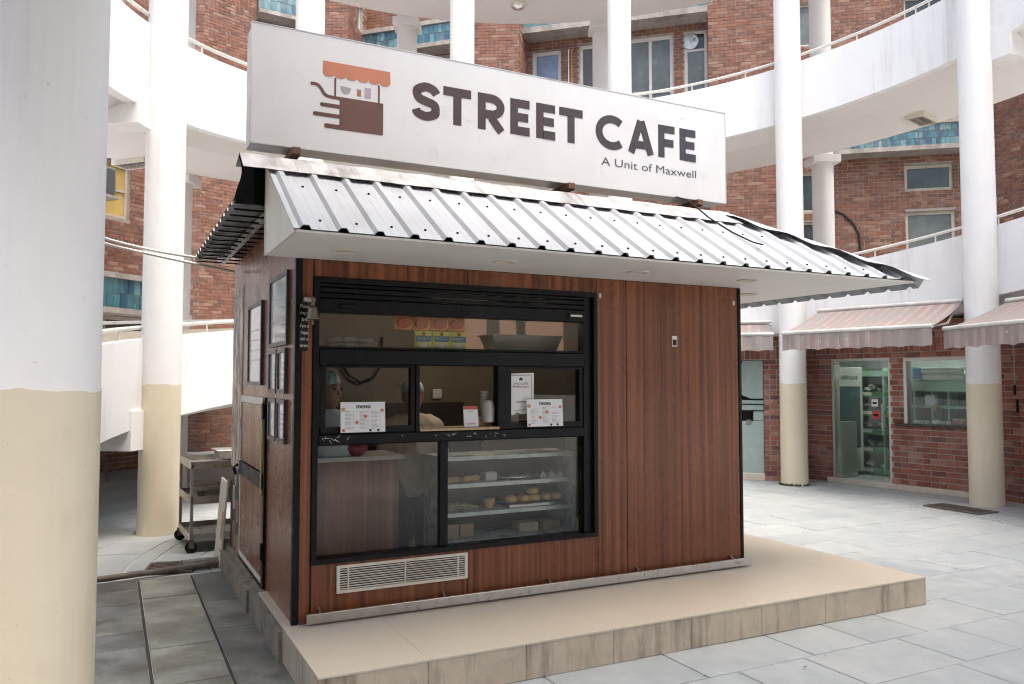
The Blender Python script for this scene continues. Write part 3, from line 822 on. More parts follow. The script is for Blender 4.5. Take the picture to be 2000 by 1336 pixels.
# things on the counter sill
for k, (x, s) in enumerate([(1.85,0.045),(1.93,0.05),(2.02,0.045),(2.16,0.06),(2.26,0.05),(2.36,0.045)]):
    o = MB().lathe([(s*0.6,0),(s,s*0.9),(s*0.95,s*1.0)], 16).build('bowl', m_ceram, None, SL(X0+x, 0.14, 1.052), 0)
    tag(o, ('leftmost','second','third','fourth','fifth','rightmost')[k]+' small white bowl in the row on the dispensary sill', 'bowl', 'bowls on the dispensary sill')
o = MB().cbox(0,0.17,0,0.12,0,0.09,0.012).build('wrapped_packet', M('red_stripe_pack', (0.5,0.22,0.2), 0.5, var=0.5, scale=14), None, SL(X0+2.42,0.12,1.052), S1.rotation_euler.z)
tag(o, 'reddish wrapped packet at the right end of the dispensary sill', 'packet')
for k in range(2):
    o = MB().tube([(0,0,0),(0.2,0,0.0),(0.45,0.02,0.01),(0.62,0.0,0.0)], [0.05,0.055,0.05,0.04], 10).build('paper_roll', m_ceram, None, SL(X0+1.95-0.03*k,0.22+0.02*k,1.78+0.095*k), S1.rotation_euler.z)
    tag(o, ['lower', 'upper'][k] + ' white paper roll stacked behind the dispensary pane', 'paper roll', 'paper rolls in the dispensary')
rk = thing('rack_shelf', 'mint rack with pigeonholes behind the dispensary window', 'rack', SL(X0+1.32,0.55,1.0), S1.rotation_euler.z)
for z in (0.0,0.28,0.55,0.72): MB().box(0,1.15,0,0.3,z,z+(0.16 if z == 0.55 else 0.04)).build('board', m_mint, rk)
for x in (0,0.27,0.56,0.82,1.12): MB().box(x,x+0.03,0.003,0.3,-0.2,0.72).build('upright', m_mint, rk)
MB().box(0,1.15,0.3,0.32,-0.2,0.75).build('back_board', M('rack_back', (0.16,0.16,0.17), 0.7), rk)
o = MB().cbox(0,0.16,0,0.1,0,0.17,0.004).build('leaflet_box', M('leaflet', (0.7,0.78,0.78), 0.5), None, SL(X0+1.85,0.42,1.325), S1.rotation_euler.z); tag(o, 'white box with pale print behind the dispensary pane', 'box')
o = MB().cbox(0,0.3,0,0.12,0,0.16,0.004).build('blue_box', M('blue_box', (0.05,0.16,0.45), 0.5), None, SL(X0+1.66,0.42,1.76), S1.rotation_euler.z); tag(o, 'blue and white carton at the top of the dispensary window', 'box')

# left shop with frosted glass
S0 = wall('brick pier and lintel of the frosted shop next to the kiosk', (2.2,14.55), (4.78,13.72), 0, 2.62, [(0.1,2.28,0.0,2.08)], m_brick_shop, 'brick shop walls under the ramp', soldier=(2.08,2.3))
fs = thing('frosted_shopfront', 'broken frosted glass shopfront beside the kiosk wall', 'shopfront', S0.location, S0.rotation_euler.z)
MB().cbox(0.1,2.28,-0.02,0.06,0,0.12,0.004).build('skirting', m_marble, fs)
MB().box(0.1,2.27,0.05,0.062,0.12,1.02).build('pane', m_frostglass, fs)
MB().box(2.1,2.27,0.052,0.06,1.03,1.2).build('pane', m_frostglass, fs)
MB().box(0.1,2.1,0.2,0.21,1.02,1.2).build('slot', m_dark, fs)
MB().box(0.1,2.27,0.05,0.062,1.20,1.38).build('pane', m_frostglass, fs)
for z in (1.19,1.30,1.385): MB().box(0.1,2.275,0.04,0.07,z,z+0.018).build('rail', m_blk, fs)
# broken upper pane: remaining shard on the right
sh = [(2.27,1.41),(2.27,2.07),(1.93,2.07),(1.90,1.97),(1.84,1.92),(1.85,1.80),(1.92,1.74),(1.82,1.66),(1.82,1.55),(1.93,1.46),(2.06,1.41)]
MB().prism(sh, 1, 0.05, 0.06).build('broken_pane', m_frostglass, fs)
MB().box(0.1,2.3,0.4,0.42,0.0,2.1).build('dark_room', m_dark, fs)
MB().cbox(1.98,2.06,0.03,0.05,0.96,1.04,0.005).build('hasp', m_steel, fs)
# right shop
S2 = wall('brick shop wall at the right edge behind the column', (7.02,11.70), (7.85,8.7), 0, 2.8, [], m_brick_shop, 'brick shop walls under the ramp')

# ------------------------------------------------------------------ awnings
def awning_mat(axis_scale):
    m, n, l, bs = nodes('striped_canvas')
    tc = n.new('ShaderNodeTexCoord'); sx = n.new('ShaderNodeSeparateXYZ'); l.new(tc.outputs['Object'], sx.inputs[0])
    f = math_(n, l, 'FRACT', math_(n, l, 'MULTIPLY', sx.outputs[0], axis_scale))
    st = ramp(n, [(0.0, (0.40,0.17,0.165)), (0.55, (0.52,0.47,0.42)), (0.60, (0.45,0.24,0.22)), (0.66, (0.52,0.47,0.42)), (0.74, (0.45,0.24,0.22)), (0.80, (0.60,0.55,0.49)), (0.94, (0.42,0.16,0.16))], 'CONSTANT'); l.new(f, st.inputs[0])
    d1 = noise(n, l, 1.7, 8, 0.68); k = maprange(n, l, d1, 0.25, 0.54, 0.35, 0.96)
    c = mixc(n, l, st.outputs[0], (0.27,0.25,0.23), k)
    d2 = noise(n, l, 9, 8, 0.75); k2 = maprange(n, l, d2, 0.62, 0.75, 0, 0.6); c = mixc(n, l, c, (0.13,0.12,0.10), k2)
    d3 = noise(n, l, 14, 4, 0.5, offs=(5,2,1)); k3 = maprange(n, l, d3, 0.68, 0.72, 0, 0.7); c = mixc(n, l, c, (0.5,0.48,0.45), k3)
    l.new(c, bs.inputs['Base Color']); bs.inputs['Roughness'].default_value = 0.9
    h = noise(n, l, 3.0, 5, 0.6); bump(n, l, bs, h, 0.3, 0.03)
    return m
m_awn = awning_mat(6.5)
m_awn_bar = M('awning_bar', (0.62,0.61,0.58), 0.4, 0.2, dirt=(0.2,0.18,0.15), dirt_amt=0.5)
def awning(label, T0, T1, zT, depth, zF, val=0.24, skew=0.0, ext=0.0):
    T0 = Vector((T0[0],T0[1],0)); T1 = Vector((T1[0],T1[1],0)); d = T1-T0; L = d.length; rz = math.atan2(d.y, d.x)
    t = thing('awning', label, 'awning', (T0.x,T0.y,0), rz, 'striped awnings over the shops')
    N = 40; Mv = 8; m = MB(); vs_ = []
    for side in (0, 1):
        for i in range(N+1):
            for j in range(Mv+1):
                u, v = i/N, j/Mv; a = -ext*v; b = L+ext*v
                sag = -0.04*math.sin(math.pi*v)*(0.6+0.4*math.sin(u*9))
                vs_.append((a+(b-a)*u+skew*v, -depth*v, zT+(zF-zT)*v+sag-0.006*side))
    fs = []; n1 = (N+1)*(Mv+1)
    for i in range(N):
        for j in range(Mv):
            p = i*(Mv+1)+j
            fs.append((p, p+Mv+1, p+Mv+2, p+1)[::-1]); q = p+n1; fs.append((q, q+1, q+Mv+2, q+Mv+1)[::-1])
    m.add(vs_, fs, True); m.build('canopy', m_awn, t)
    vv = MB(); x0, x1 = -ext+skew, L+ext+skew; nn = int((x1-x0)/0.02); pts = []
    for s in (0, 1):
        for i in range(nn+1):
            x = x0+(x1-x0)*i/nn; y = -depth-0.03-0.004*s+0.008*math.sin(x*23)
            pts.append((x, y+0.0, zF-0.03)); pts.append((x, y+0.012*math.sin(x*17), zF-0.03-val+0.022*abs(math.sin(x*math.pi/0.3))))
    fs = []; h = 2*(nn+1)
    for i in range(nn):
        fs.append((2*i, 2*i+1, 2*i+3, 2*i+2)); fs.append((h+2*i, h+2*i+2, h+2*i+3, h+2*i+1))
    vv.add(pts, fs, True); vv.build('valance', m_awn, t)
    MB().tube([(x0-0.01,-depth-0.02,zF),(x1+0.01,-depth-0.02,zF)], 0.03, 10).build('front_bar', m_awn_bar, t)
    for x in (0.12, L-0.12):
        MB().tube([(x,-0.02,zT-0.12),(x+0.1,-depth*0.5,(zT+zF)/2-0.14),(x,-depth,zF-0.02)], 0.016, 8).build('arm', m_awn_bar, t)
    MB().tube([(0,-0.02,zT+0.01),(L,-0.02,zT+0.01)], 0.035, 10).build('roller', m_awn_bar, t)
    return t
awning('faded striped awning over the glass door and dispensary window', (5.06,13.12), (6.50,11.43), 2.86, 1.08, 2.46, 0.25)
awning('grimy striped awning cut off by the right edge', (6.78,10.85), (7.15,8.4), 2.80, 0.95, 2.42, 0.25)
awning('cleaner striped awning piece peeking out beside the kiosk', (1.9,14.33), (4.46,13.66), 2.72, 0.35, 2.50, 0.26)
rod = MB().tube([(0,0,2.4),(0,0,1.55)], 0.008, 6)
pr = ground(1987, 905, 0); 
rd = thing('awning_crank', 'thin awning crank with black grips hanging before the brick', 'crank', ring(6.1, 24.0)); rd.location = (6.93,11.0,0)
rod.build('rod', m_steel, rd); MB().lathe([(0.018,1.52),(0.018,1.66)], 10).build('grip', m_blk, rd); MB().lathe([(0.02,1.28),(0.018,1.46)], 10, 0.03, 0).build('grip', m_blk, rd)

# ------------------------------------------------------------------ drain gratings and pipe on the floor at left
m_iron = M('rusty_iron', (0.16,0.14,0.12), 0.75, 0.3, var=0.4, scale=12, dirt=(0.15,0.07,0.03), dirt_amt=0.6)
def grating(r0, r1, deg, n, label, span):
    t = thing('drain_grating', label, 'grating', ring((r0+r1)/2, deg, 0.006), R_(deg), 'drain gratings in the paving')
    W = r1-r0; 
    f = MB(); f.box(-W/2,W/2,-span/2,-span/2+0.02,0,0.014); f.box(-W/2,W/2,span/2-0.02,span/2,0,0.014); f.box(-W/2,-W/2+0.02,-span/2+0.02,span/2-0.02,0,0.013); f.box(W/2-0.02,W/2,-span/2+0.02,span/2-0.02,0,0.013)
    f.build('frame', m_iron, t)
    MB().box(-W/2+0.021,W/2-0.021,-span/2+0.021,span/2-0.021,0.0,0.003).build('pit', m_dark, t)
    bm_ = MB().box(-W/2+0.022,W/2-0.022,-0.009,0.009,0.004,0.012).mesh('bar'); bm_.materials.append(m_iron)
    for i in range(n): inst(bm_, 'bar', t, (0, -span/2+0.04+(span-0.08)*i/(n-1), 0))
    return t
grating(4.67, 5.08, 195.5, 7, 'slotted drain grating in the floor left of the kiosk', 0.42)
grating(4.67, 5.08, 25.0, 12, 'long slotted drain grating near the right edge', 0.8)
pipe = MB().tube([(-3.75,6.67,0.03),(-3.35,6.95,0.035),(-3.0,7.2,0.04),(-2.7,7.42,0.045)], 0.026, 8).build('floor_pipe', m_iron)
tag(pipe, 'rusty pipe lying across the floor left of the kiosk', 'pipe')
hose = MB().tube([(-2.98,7.28,0.06),(-2.88,7.38,0.055),(-2.7,7.5,0.05),(-2.4,7.68,0.05)], 0.04, 8).build('sleeved_hose', M('grey_hose', (0.2,0.19,0.18), 0.8, var=0.3))
tag(hose, 'thick grey hose joined to the rusty pipe by the kiosk corner', 'hose')
# sagging white pipes from the left to the kiosk
for k, (a, b, c_, lab) in enumerate([((206,466),(300,489),(392,504),'upper of two thin white pipes crossing before the left column'), ((206,476),(310,500),(458,531),'lower of two thin white pipes crossing before the left column')]):
    P0 = Vector((0,0,CAM_H)) + ray(*a)*6.6; P1_ = Vector((0,0,CAM_H)) + ray(*b)*6.9; P2_ = Vector((0,0,CAM_H)) + ray(*c_)*7.25
    P00 = P0 + (P0-P1_)*1.0 + Vector((0,0,0.12))
    pts = []
    for i in range(25):
        t_ = i/24
        if t_ < 0.35: s_ = t_/0.35; q = P00.lerp(P0, s_)
        else:
            s_ = (t_-0.35)/0.65; q = P0*(1-s_)*(1-s_*2+s_) if False else P0*((1-s_)*(1-2*s_)) + P1_*(4*s_*(1-s_)) + P2_*(s_*(2*s_-1))
        pts.append(q)
    tag(MB().tube(pts, 0.0125, 8).build('white_pipe', m_rail), lab, 'pipe', 'thin white pipes at left')
# ================================================================== the kiosk
m_wood = wood_mat()
m_wood_side = m_wood
m_cream_metal = M('cream_sheet', (0.66,0.62,0.53), 0.5, var=0.06, scale=3, dirt=(0.42,0.34,0.22), dirt_amt=0.45, dirt_stretch=(1,1,0.25))
m_soffk = M('kiosk_soffit', (0.74,0.73,0.69), 0.55, var=0.04, scale=2)
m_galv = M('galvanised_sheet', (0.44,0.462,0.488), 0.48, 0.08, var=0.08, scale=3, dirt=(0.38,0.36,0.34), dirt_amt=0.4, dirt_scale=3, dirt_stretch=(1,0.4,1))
m_galv_dk = M('weathered_flashing', (0.42,0.42,0.42), 0.5, 0.5, var=0.25, scale=8, dirt=(0.06,0.055,0.05), dirt_amt=0.85, dirt_scale=7, dirt_stretch=(1.0,0.15,0.15))
m_rib_side = None
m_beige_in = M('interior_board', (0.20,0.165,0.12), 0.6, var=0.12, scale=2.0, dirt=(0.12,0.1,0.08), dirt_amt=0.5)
m_glass = glass_mat('kiosk_glass', (0.90,0.92,0.91), 0.01, 0.004, (0.6,0.6,0.58), smudge=0.010)
m_tile_top = M('beige_tile', (0.55,0.49,0.395), 0.36, var=0.03, scale=1.5, rvar=0.02)
m_tile_riser = M('stained_riser_tile', (0.47,0.395,0.30), 0.5, var=0.12, scale=8, dirt=(0.085,0.052,0.035), dirt_amt=0.95, dirt_scale=4, dirt_stretch=(1.2,1.2,0.16), bmp=0.2, bscale=30)
m_riser_old = M('old_plaster', (0.24,0.21,0.165), 0.9, var=0.25, scale=5, bmp=0.5, dirt=(0.07,0.06,0.045), dirt_amt=0.8, dirt_scale=3)

pl = thing('plinth', 'beige tiled plinth step carrying the wooden kiosk', 'plinth', KP, KRZ)
MB().box(-0.05, 4.585, -0.925, 2.85, -0.212, -0.012).build('core', m_riser_old, pl)
x = -0.06; k = 0
while x < 4.59:
    x1 = min(x+0.597, 4.598)
    MB().cbox(x+0.001, x1-0.001, -0.937, -0.926, -0.208, -0.012, 0.002).build('riser_tile', m_tile_riser, pl)
    for (ya, yb) in ((-0.94,-0.02),(-0.018,0.90),(0.902,1.85),(1.852,2.85)):
        if ya > 0 and x1 < 3.4: continue
        MB().cbox(x+0.0004, x1-0.0004, ya, yb, -0.0115, 0.0, 0.0006).build('top_tile', m_tile_top, pl)
    x = x1
yy = -0.94
while yy < 2.8:
    y1 = min(yy+0.63, 2.85); MB().cbox(4.586, 4.597, yy+0.001, y1-0.001, -0.208, -0.012, 0.002).build('riser_tile', m_tile_riser, pl)
    yy = y1
MB().box(-0.085, -0.052, -0.0, 1.15, -0.21, -0.03).build('side_facing', m_riser_old, pl)
MB().box(-0.10, -0.052, 1.17, 2.85, -0.21, -0.045).build('side_facing', m_riser_old, pl)
MB().box(-0.060, -0.0505, -0.936, -0.001, -0.208, -0.013).build('side_tile', m_tile_riser, pl)

kk = thing('cafe_kiosk', 'wood laminate cafe kiosk with black window and corrugated metal roof', 'kiosk', KP, KRZ)
KW, KD, KH = 3.63, 2.86, 2.27
def part(mb, name, mat, parent=kk): return mb.build(name, mat, parent)
# carcass
WX0, WX1, WZ0, WZ1 = 0.105, 2.222, 0.354, 2.165
bk = MB()
bk.box(0.02,WX0,0.014,0.05,0,2.79); bk.box(WX1,KW-0.02,0.014,0.05,0,2.79); bk.box(WX0,WX1,0.014,0.05,0,WZ0); bk.box(WX0,WX1,0.014,0.05,WZ1,2.79)
part(bk, 'front_backing', m_dark)
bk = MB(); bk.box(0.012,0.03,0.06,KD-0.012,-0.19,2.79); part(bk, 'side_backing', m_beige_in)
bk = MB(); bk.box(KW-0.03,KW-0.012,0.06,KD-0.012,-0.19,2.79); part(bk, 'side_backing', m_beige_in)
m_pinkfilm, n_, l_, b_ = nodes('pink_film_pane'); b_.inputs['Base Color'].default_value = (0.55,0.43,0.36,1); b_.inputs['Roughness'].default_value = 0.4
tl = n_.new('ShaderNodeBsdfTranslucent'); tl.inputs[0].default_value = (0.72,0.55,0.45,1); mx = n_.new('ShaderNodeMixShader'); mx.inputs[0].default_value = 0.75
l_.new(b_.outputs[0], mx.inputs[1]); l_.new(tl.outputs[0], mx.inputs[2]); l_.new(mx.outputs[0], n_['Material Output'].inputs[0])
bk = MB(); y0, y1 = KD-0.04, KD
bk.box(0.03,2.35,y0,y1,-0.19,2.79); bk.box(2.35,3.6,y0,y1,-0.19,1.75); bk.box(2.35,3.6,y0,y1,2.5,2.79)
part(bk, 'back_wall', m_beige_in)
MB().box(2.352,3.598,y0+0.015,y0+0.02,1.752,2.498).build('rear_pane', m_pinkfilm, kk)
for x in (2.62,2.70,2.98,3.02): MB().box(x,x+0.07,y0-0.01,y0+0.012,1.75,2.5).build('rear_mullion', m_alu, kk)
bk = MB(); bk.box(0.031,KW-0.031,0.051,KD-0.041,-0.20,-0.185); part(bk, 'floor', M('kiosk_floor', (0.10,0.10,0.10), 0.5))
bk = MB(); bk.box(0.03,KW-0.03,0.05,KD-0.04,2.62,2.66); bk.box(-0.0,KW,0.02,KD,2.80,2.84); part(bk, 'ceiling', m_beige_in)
# front laminate panels
def panel(x0, x1, z0, z1, name='front_panel'):
    MB().box(x0+0.003, x1-0.003, 0.0, 0.0135, z0, z1).build(name, m_wood, kk)
panel(0.032,0.143-0.04,0.0,2.272); 
panel(0.107,1.168,0.0,0.351); panel(1.168,2.211,0.0,0.351); panel(2.226,2.49,0.0,2.272); panel(2.49,KW-0.022,0.0,2.272)
panel(0.107,1.168,2.168,2.272); panel(1.168,2.211,2.168,2.272)
MB().box(2.2115,2.2245,0.002,0.0135,0.0,0.351).build('front_panel', m_wood, kk)
MB().box(2.2115,2.2245,0.002,0.0135,2.168,2.272).build('front_panel', m_wood, kk)
MB().box(-0.008,0.03,-0.006,0.04,0.0,2.272).build('corner_trim', m_blk, kk)
MB().box(KW-0.02,KW+0.006,-0.006,0.04,0.0,2.272).build('corner_trim', m_blk, kk)
# left side laminate panels
for (a, b) in ((0.042,0.93),(0.93,1.54),(2.2,KD)):
    MB().box(0.0,0.0115,a+0.002,b-0.002,-0.02 if a < 1 else -0.06,2.60).build('side_panel', m_wood, kk)
MB().box(0.0,0.0115,1.542,2.198,1.36,2.60).build('side_panel', m_wood, kk)
for (a, b) in ((0.042,1.04),(1.04,2.0),(2.0,KD)): MB().box(0.0,0.0115,a+0.002,b-0.002,2.604,2.79).build('top_side_panel', m_wood, kk)
MB().box(KW-0.0115,KW,0.042,KD,0,2.79).build('side_panel', m_wood, kk)
# peeling pale coat at the back of the side wall
m_peel, n_, l_, b_ = nodes('peeling_paint')
f_ = noise(n_, l_, 5.0, 8, 0.7, (1,1,0.22)); r_ = ramp(n_, [(0.46,(0.62,0.54,0.42)),(0.52,(0.16,0.09,0.06)),(0.60,(0.5,0.47,0.45))], 'LINEAR'); l_.new(f_, r_.inputs[0]); l_.new(r_.outputs[0], b_.inputs['Base Color']); b_.inputs['Roughness'].default_value = 0.6
MB().box(-0.004,-0.001,2.24,KD,0.72,2.35).build('peeling_coat', m_peel, kk)
MB().box(-0.004,-0.001,2.24,KD,-0.05,0.718).build('painted_mural', M('mural_black', (0.03,0.03,0.032), 0.5), kk)
for (yy, zz, rd_, cl) in ((2.62,0.45,0.09,(0.7,0.68,0.62)),(2.42,0.35,0.085,(0.62,0.28,0.16)),(2.6,0.12,0.10,(0.55,0.25,0.16)),(2.40,0.05,0.08,(0.62,0.4,0.33)),(2.52,0.62,0.05,(0.7,0.65,0.6))):
    mm = M('mural_disc', cl, 0.5)
    vs_ = [(-0.007, yy+rd_*math.cos(a*math.pi/12), zz+rd_*1.25*math.sin(a*math.pi/12)) for a in range(24)]
    MB().add(vs_, [list(range(24))]).build('mural_disc', mm, kk)
    MB().add([(-0.009, yy+rd_*0.8*math.cos(a*math.pi/12), zz+rd_*0.98*math.sin(a*math.pi/12)) for a in range(24)], [list(range(24))]).build('mural_disc', M('mural_inner', tuple(c*0.5 for c in cl), 0.5), kk)
# low side door
dr = thing('x', None, None); dr.name = 'side_door'; dr.parent = kk
for k_ in ('label','category'): 
    if k_ in dr: del dr[k_]
MB().box(-0.016,-0.002,1.06,2.14,0.03,0.70).build('lower_leaf', m_wood, dr)
MB().box(-0.014,-0.002,1.06,2.12,0.83,1.32).build('upper_leaf', m_wood, dr)
MB().box(-0.03,-0.002,1.02,2.18,0.71,0.82).build('lock_bar', m_blk, dr)
f_ = MB(); f_.box(-0.02,-0.002,0.98,1.055,0.0,1.38); f_.box(-0.02,-0.002,1.055,2.2,-0.04,0.025); f_.build('door_frame', m_blk, dr)
f_ = MB(); f_.box(-0.022,-0.004,2.145,2.18,0.03,0.70); f_.box(-0.023,-0.004,1.06,2.144,0.026,0.06); f_.build('pale_strip', m_cream_metal, dr); MB().box(-0.022,-0.004,1.06,2.15,1.325,1.38).build('pale_strip', m_cream_metal, dr)
MB().tube([(-0.05,2.12,0.79),(-0.07,2.2,0.76),(-0.05,2.22,0.70)], 0.012, 8).build('latch', m_blk, dr)
MB().tube([(-0.026,1.03,1.36),(-0.03,1.04,1.1),(-0.028,1.06,0.85),(-0.03,1.05,0.66)], 0.006, 6).build('yellow_tape', M('yellow_tape', (0.6,0.55,0.1), 0.5), dr)
for z in (0.2,1.22): MB().cbox(-0.035,-0.02,0.99,1.05,z,z+0.12,0.004).build('hinge', m_blk, dr)

# window unit
wn = bpy.data.objects.new('service_window', None); COL.objects.link(wn); wn.parent = kk
GY = 0.06
f_ = MB()
f_.box(WX0,0.14,-0.014,0.10,WZ0,WZ1); f_.box(2.19,WX1,-0.014,0.10,WZ0,WZ1); f_.box(0.14,2.19,-0.013,0.10,2.13,WZ1); f_.box(0.14,2.19,-0.013,0.10,WZ0,0.385)
f_.box(2.12,2.19,0.02,0.10,0.385,2.13); f_.box(0.14,0.165,0.03,0.1,1.2,1.6)
f_.build('outer_frame', m_blk, wn)
for i, (a, b, yy) in enumerate([(2.105,2.129,0.02),(2.07,2.10,0.005),(2.035,2.066,0.02)]):
    MB().cbox(0.141,2.119,yy,0.09,a,b,0.004).build('shutter_slat', m_blk, wn)
MB().cbox(0.141,2.119,0.0,0.09,1.94,2.03,0.006).build('shutter_bar', m_blk, wn)
for x in (0.27,1.98):
    MB().tube([(x,-0.014,1.985),(x+0.1,-0.014,1.985)], 0.014, 10).build('shutter_lock', m_steel if x > 1 else m_blk, wn)
MB().box(1.12,1.28,-0.008,0.0,1.975,2.0).build('shutter_pull', m_blk, wn)
MB().box(0.141,2.119,GY,GY+0.006,1.705,1.945).build('top_pane', m_glass, wn)
MB().cbox(0.141,2.119,-0.004,0.10,1.605,1.71,0.008).build('transom', m_blk, wn)
MB().box(0.141,2.119,0.02,0.10,1.712,1.725).build('transom_lip', m_blk, wn)
MB().cbox(0.141,2.119,0.002,0.10,1.092,1.165,0.008).build('counter_beam', m_blk, wn)
for (a, b) in ((0.166,0.80),(1.49,2.119)):
    f_ = MB(); f_.box(a,a+0.03,0.03,0.09,1.166,1.604); f_.box(b-0.03,b,0.03,0.09,1.166,1.604); f_.box(a+0.03,b-0.03,0.031,0.089,1.166,1.205); f_.box(a+0.03,b-0.03,0.031,0.089,1.59,1.604); f_.build('sash_frame', m_blk, wn)
for (a, b) in ((0.801,0.825),(1.412,1.489)): MB().box(a,b,0.015,0.10,1.166,1.604).build('hatch_jamb', m_blk, wn)
MB().box(0.196,0.77,GY,GY+0.006,1.205,1.59).build('sash_pane', m_glass, wn); MB().box(1.52,2.089,GY,GY+0.006,1.205,1.59).build('sash_pane', m_glass, wn)
MB().box(0.826,1.411,-0.004,0.25,1.166,1.182).build('wooden_sill', M('raw_ply', (0.45,0.33,0.2), 0.8, var=0.3, scale=14), wn)
MB().box(0.141,0.986,GY,GY+0.006,0.386,1.091).build('lower_pane', m_glass, wn); MB().box(1.04,2.119,GY+0.01,GY+0.016,0.386,1.091).build('lower_pane', m_glass, wn)
MB().box(0.985,1.041,0.04,0.10,0.386,1.091).build('mullion', m_blk, wn)
tp = MB()
for i in range(26):
    x = rr.choice([0.17+rr.random()*0.12, 0.9+rr.random()*0.55, 0.15+rr.random()*1.3]); z = rr.uniform(1.10,1.165); a = rr.uniform(-1.2,1.2); L_ = rr.uniform(0.01,0.04); hw = rr.uniform(0.001,0.003)
    dx, dz = math.cos(a)*L_, math.sin(a)*L_; z = min(max(z, 1.125), 1.14)
    tp.add([(x-dz*hw/L_,-0.0005,z+dx*hw/L_),(x+dz*hw/L_,-0.0005,z-dx*hw/L_),(x+dx,-0.0005,z+dz*0.7)], [(0,1,2)])
tp.build('torn_tape', M('tape_scrap', (0.6,0.58,0.55), 0.5), wn)['kind'] = 'stuff'
# vent grille
vg = bpy.data.objects.new('vent_grille', None); COL.objects.link(vg); vg.parent = kk
f_ = MB(); a, b, c, e = 0.269,1.168,0.163,0.336
f_.box(a,b,-0.012,-0.001,e-0.018,e); f_.box(a,b,-0.012,-0.001,c,c+0.018); f_.box(a,a+0.02,-0.0125,-0.001,c+0.018,e-0.018); f_.box(b-0.02,b,-0.0125,-0.001,c+0.018,e-0.018)
f_.build('frame', m_cream_metal, vg)
MB().box(a+0.02,b-0.02,-0.003,-0.001,c+0.018,e-0.018).build('hole', m_dark, vg)
sm_ = MB().add([(a+0.02,-0.004,0),(b-0.02,-0.004,0),(b-0.02,-0.013,0.006),(a+0.02,-0.013,0.006),(a+0.02,-0.011,0.010),(b-0.02,-0.011,0.010)], [(0,1,2,3),(3,2,5,4)]).mesh('slat'); sm_.materials.append(m_cream_metal)
for i in range(9): inst(sm_, 'slat', vg, (0,0,c+0.02+i*0.0148))
for x in (a+0.07,(a+b)/2,b-0.075): MB().box(x,x+0.008,-0.0145,-0.004,c+0.018,e-0.018).build('stay', m_cream_metal, vg)
# bumper rail
br = bpy.data.objects.new('bumper_rail', None); COL.objects.link(br); br.parent = kk
MB().cbox(0.07,3.655,-0.075,-0.05,0.012,0.072,0.003).build('bar', m_steel, br)
for x in (0.19,1.02,1.83,2.60,3.52):
    MB().tube([(x,-0.0745,0.042),(x,-0.079,0.042)], 0.013, 14).build('bolt', m_steel, br); MB().tube([(x-0.03,-0.05,0.06),(x-0.03,0.0,0.09)], 0.009, 8).build('stud', m_steel, br)
MB().box(0.04,3.62,-0.012,-0.001,0.001,0.024).build('base_strip', M('worn_base', (0.12,0.05,0.04), 0.8, var=0.6, scale=25, dirt=(0.5,0.45,0.4), dirt_amt=0.6, dirt_scale=14), kk)
# hole with plate, and little tags
MB().cbox(2.925,2.977,-0.004,-0.001,1.775,1.86,0.001).build('cable_plate', m_steel, kk); MB().box(2.932,2.968,-0.006,-0.0042,1.785,1.83).build('cable_hole', m_dark, kk)
for x in (2.245,3.555): MB().box(x,x+0.02,-0.004,-0.001,2.13,2.165).build('paper_tag', m_cream_metal, kk)

# soffit and gable
MB().box(-0.19,4.60,-0.893,-0.007,2.275,2.288).build('soffit_board', m_soffk, kk)
MB().box(KW+0.007,4.58,-0.007,2.9,2.275,2.29).build('soffit_board', m_soffk, kk)
MB().prism([(-0.03,2.274),(-0.885,2.274),(-0.885,2.288),(-0.03,2.845)], 0, -0.20, -0.185).build('gable_board', m_cream_metal, kk)
MB().prism([(-0.868,2.292),(-0.855,2.292),(-0.01,2.895),(-0.03,2.905)], 0, -0.23, 4.5) if False else None
MB().box(-0.205,-0.01,-0.028,-0.012,2.274,2.84).build('gable_return', m_cream_metal, kk)
for (u, v) in ((672,489),(988,511),(1246,531),(1460,547),(1462,574)):
    P = ground(u, v, 0.21+2.275); x, y = KI(P)
    d_l = bpy.data.objects.new('downlight', None); COL.objects.link(d_l); d_l.parent = kk; d_l.location = (x, y, 2.275)
    MB().lathe([(0.075,0.0),(0.078,-0.006),(0.062,-0.010),(0.058,-0.004)], 28).build('ring', m_cream_metal, d_l)
    MB().lathe([(0.057,-0.003),(0.0,-0.0035)], 28).build('lens', m_white, d_l)

# corrugated roof sheets
EY, EZ, RZ_, EX, RX = -0.905, 2.2925, 2.86, 4.66, 3.49
def rib_profile(a, b, pitch=0.2, off=0.0):
    pts = [a]; x = a + off; out = []
    out.append((a, 0.0))
    while x < b:
        for dx, h in ((0.0,0.0),(0.016,0.022),(0.046,0.022),(0.062,0.0)):
            if a < x+dx < b: out.append((x+dx, h))
        for dx in (0.105,0.155):
            if a < x+dx < b: out += [(x+dx,0.0),(x+dx+0.003,0.0012),(x+dx+0.006,0.0)]
        x += pitch
    out.append((b, 0.0)); 
    return out
def front_sheet():
    m = MB(); s = math.hypot(-EY, RZ_-EZ); nrm = Vector((0, -(RZ_-EZ)/s, -EY/s)); pr = rib_profile(-0.205, EX-0.03, 0.2, 0.03)
    lim = lambda x: 1.0 if x <= RX else max(0.02, (EX-x)/(EX-RX))
    for sgn, off in ((0, 0.0), (1, -0.004)):
        vs_ = []
        for (x, h) in pr:
            eb = -0.02*rr.random()*0 
            for t_ in (0.0, lim(x)):
                base = Vector((x, EY*(1-t_), EZ+(RZ_-EZ)*t_)) + nrm*(h+off); vs_.append(base)
        fs = [(2*i, 2*i+2, 2*i+3, 2*i+1) if not sgn else (2*i, 2*i+1, 2*i+3, 2*i+2) for i in range(len(pr)-1)]
        m.add(vs_, fs)
    return m
front_sheet().build('roof_sheet', m_galv, kk)
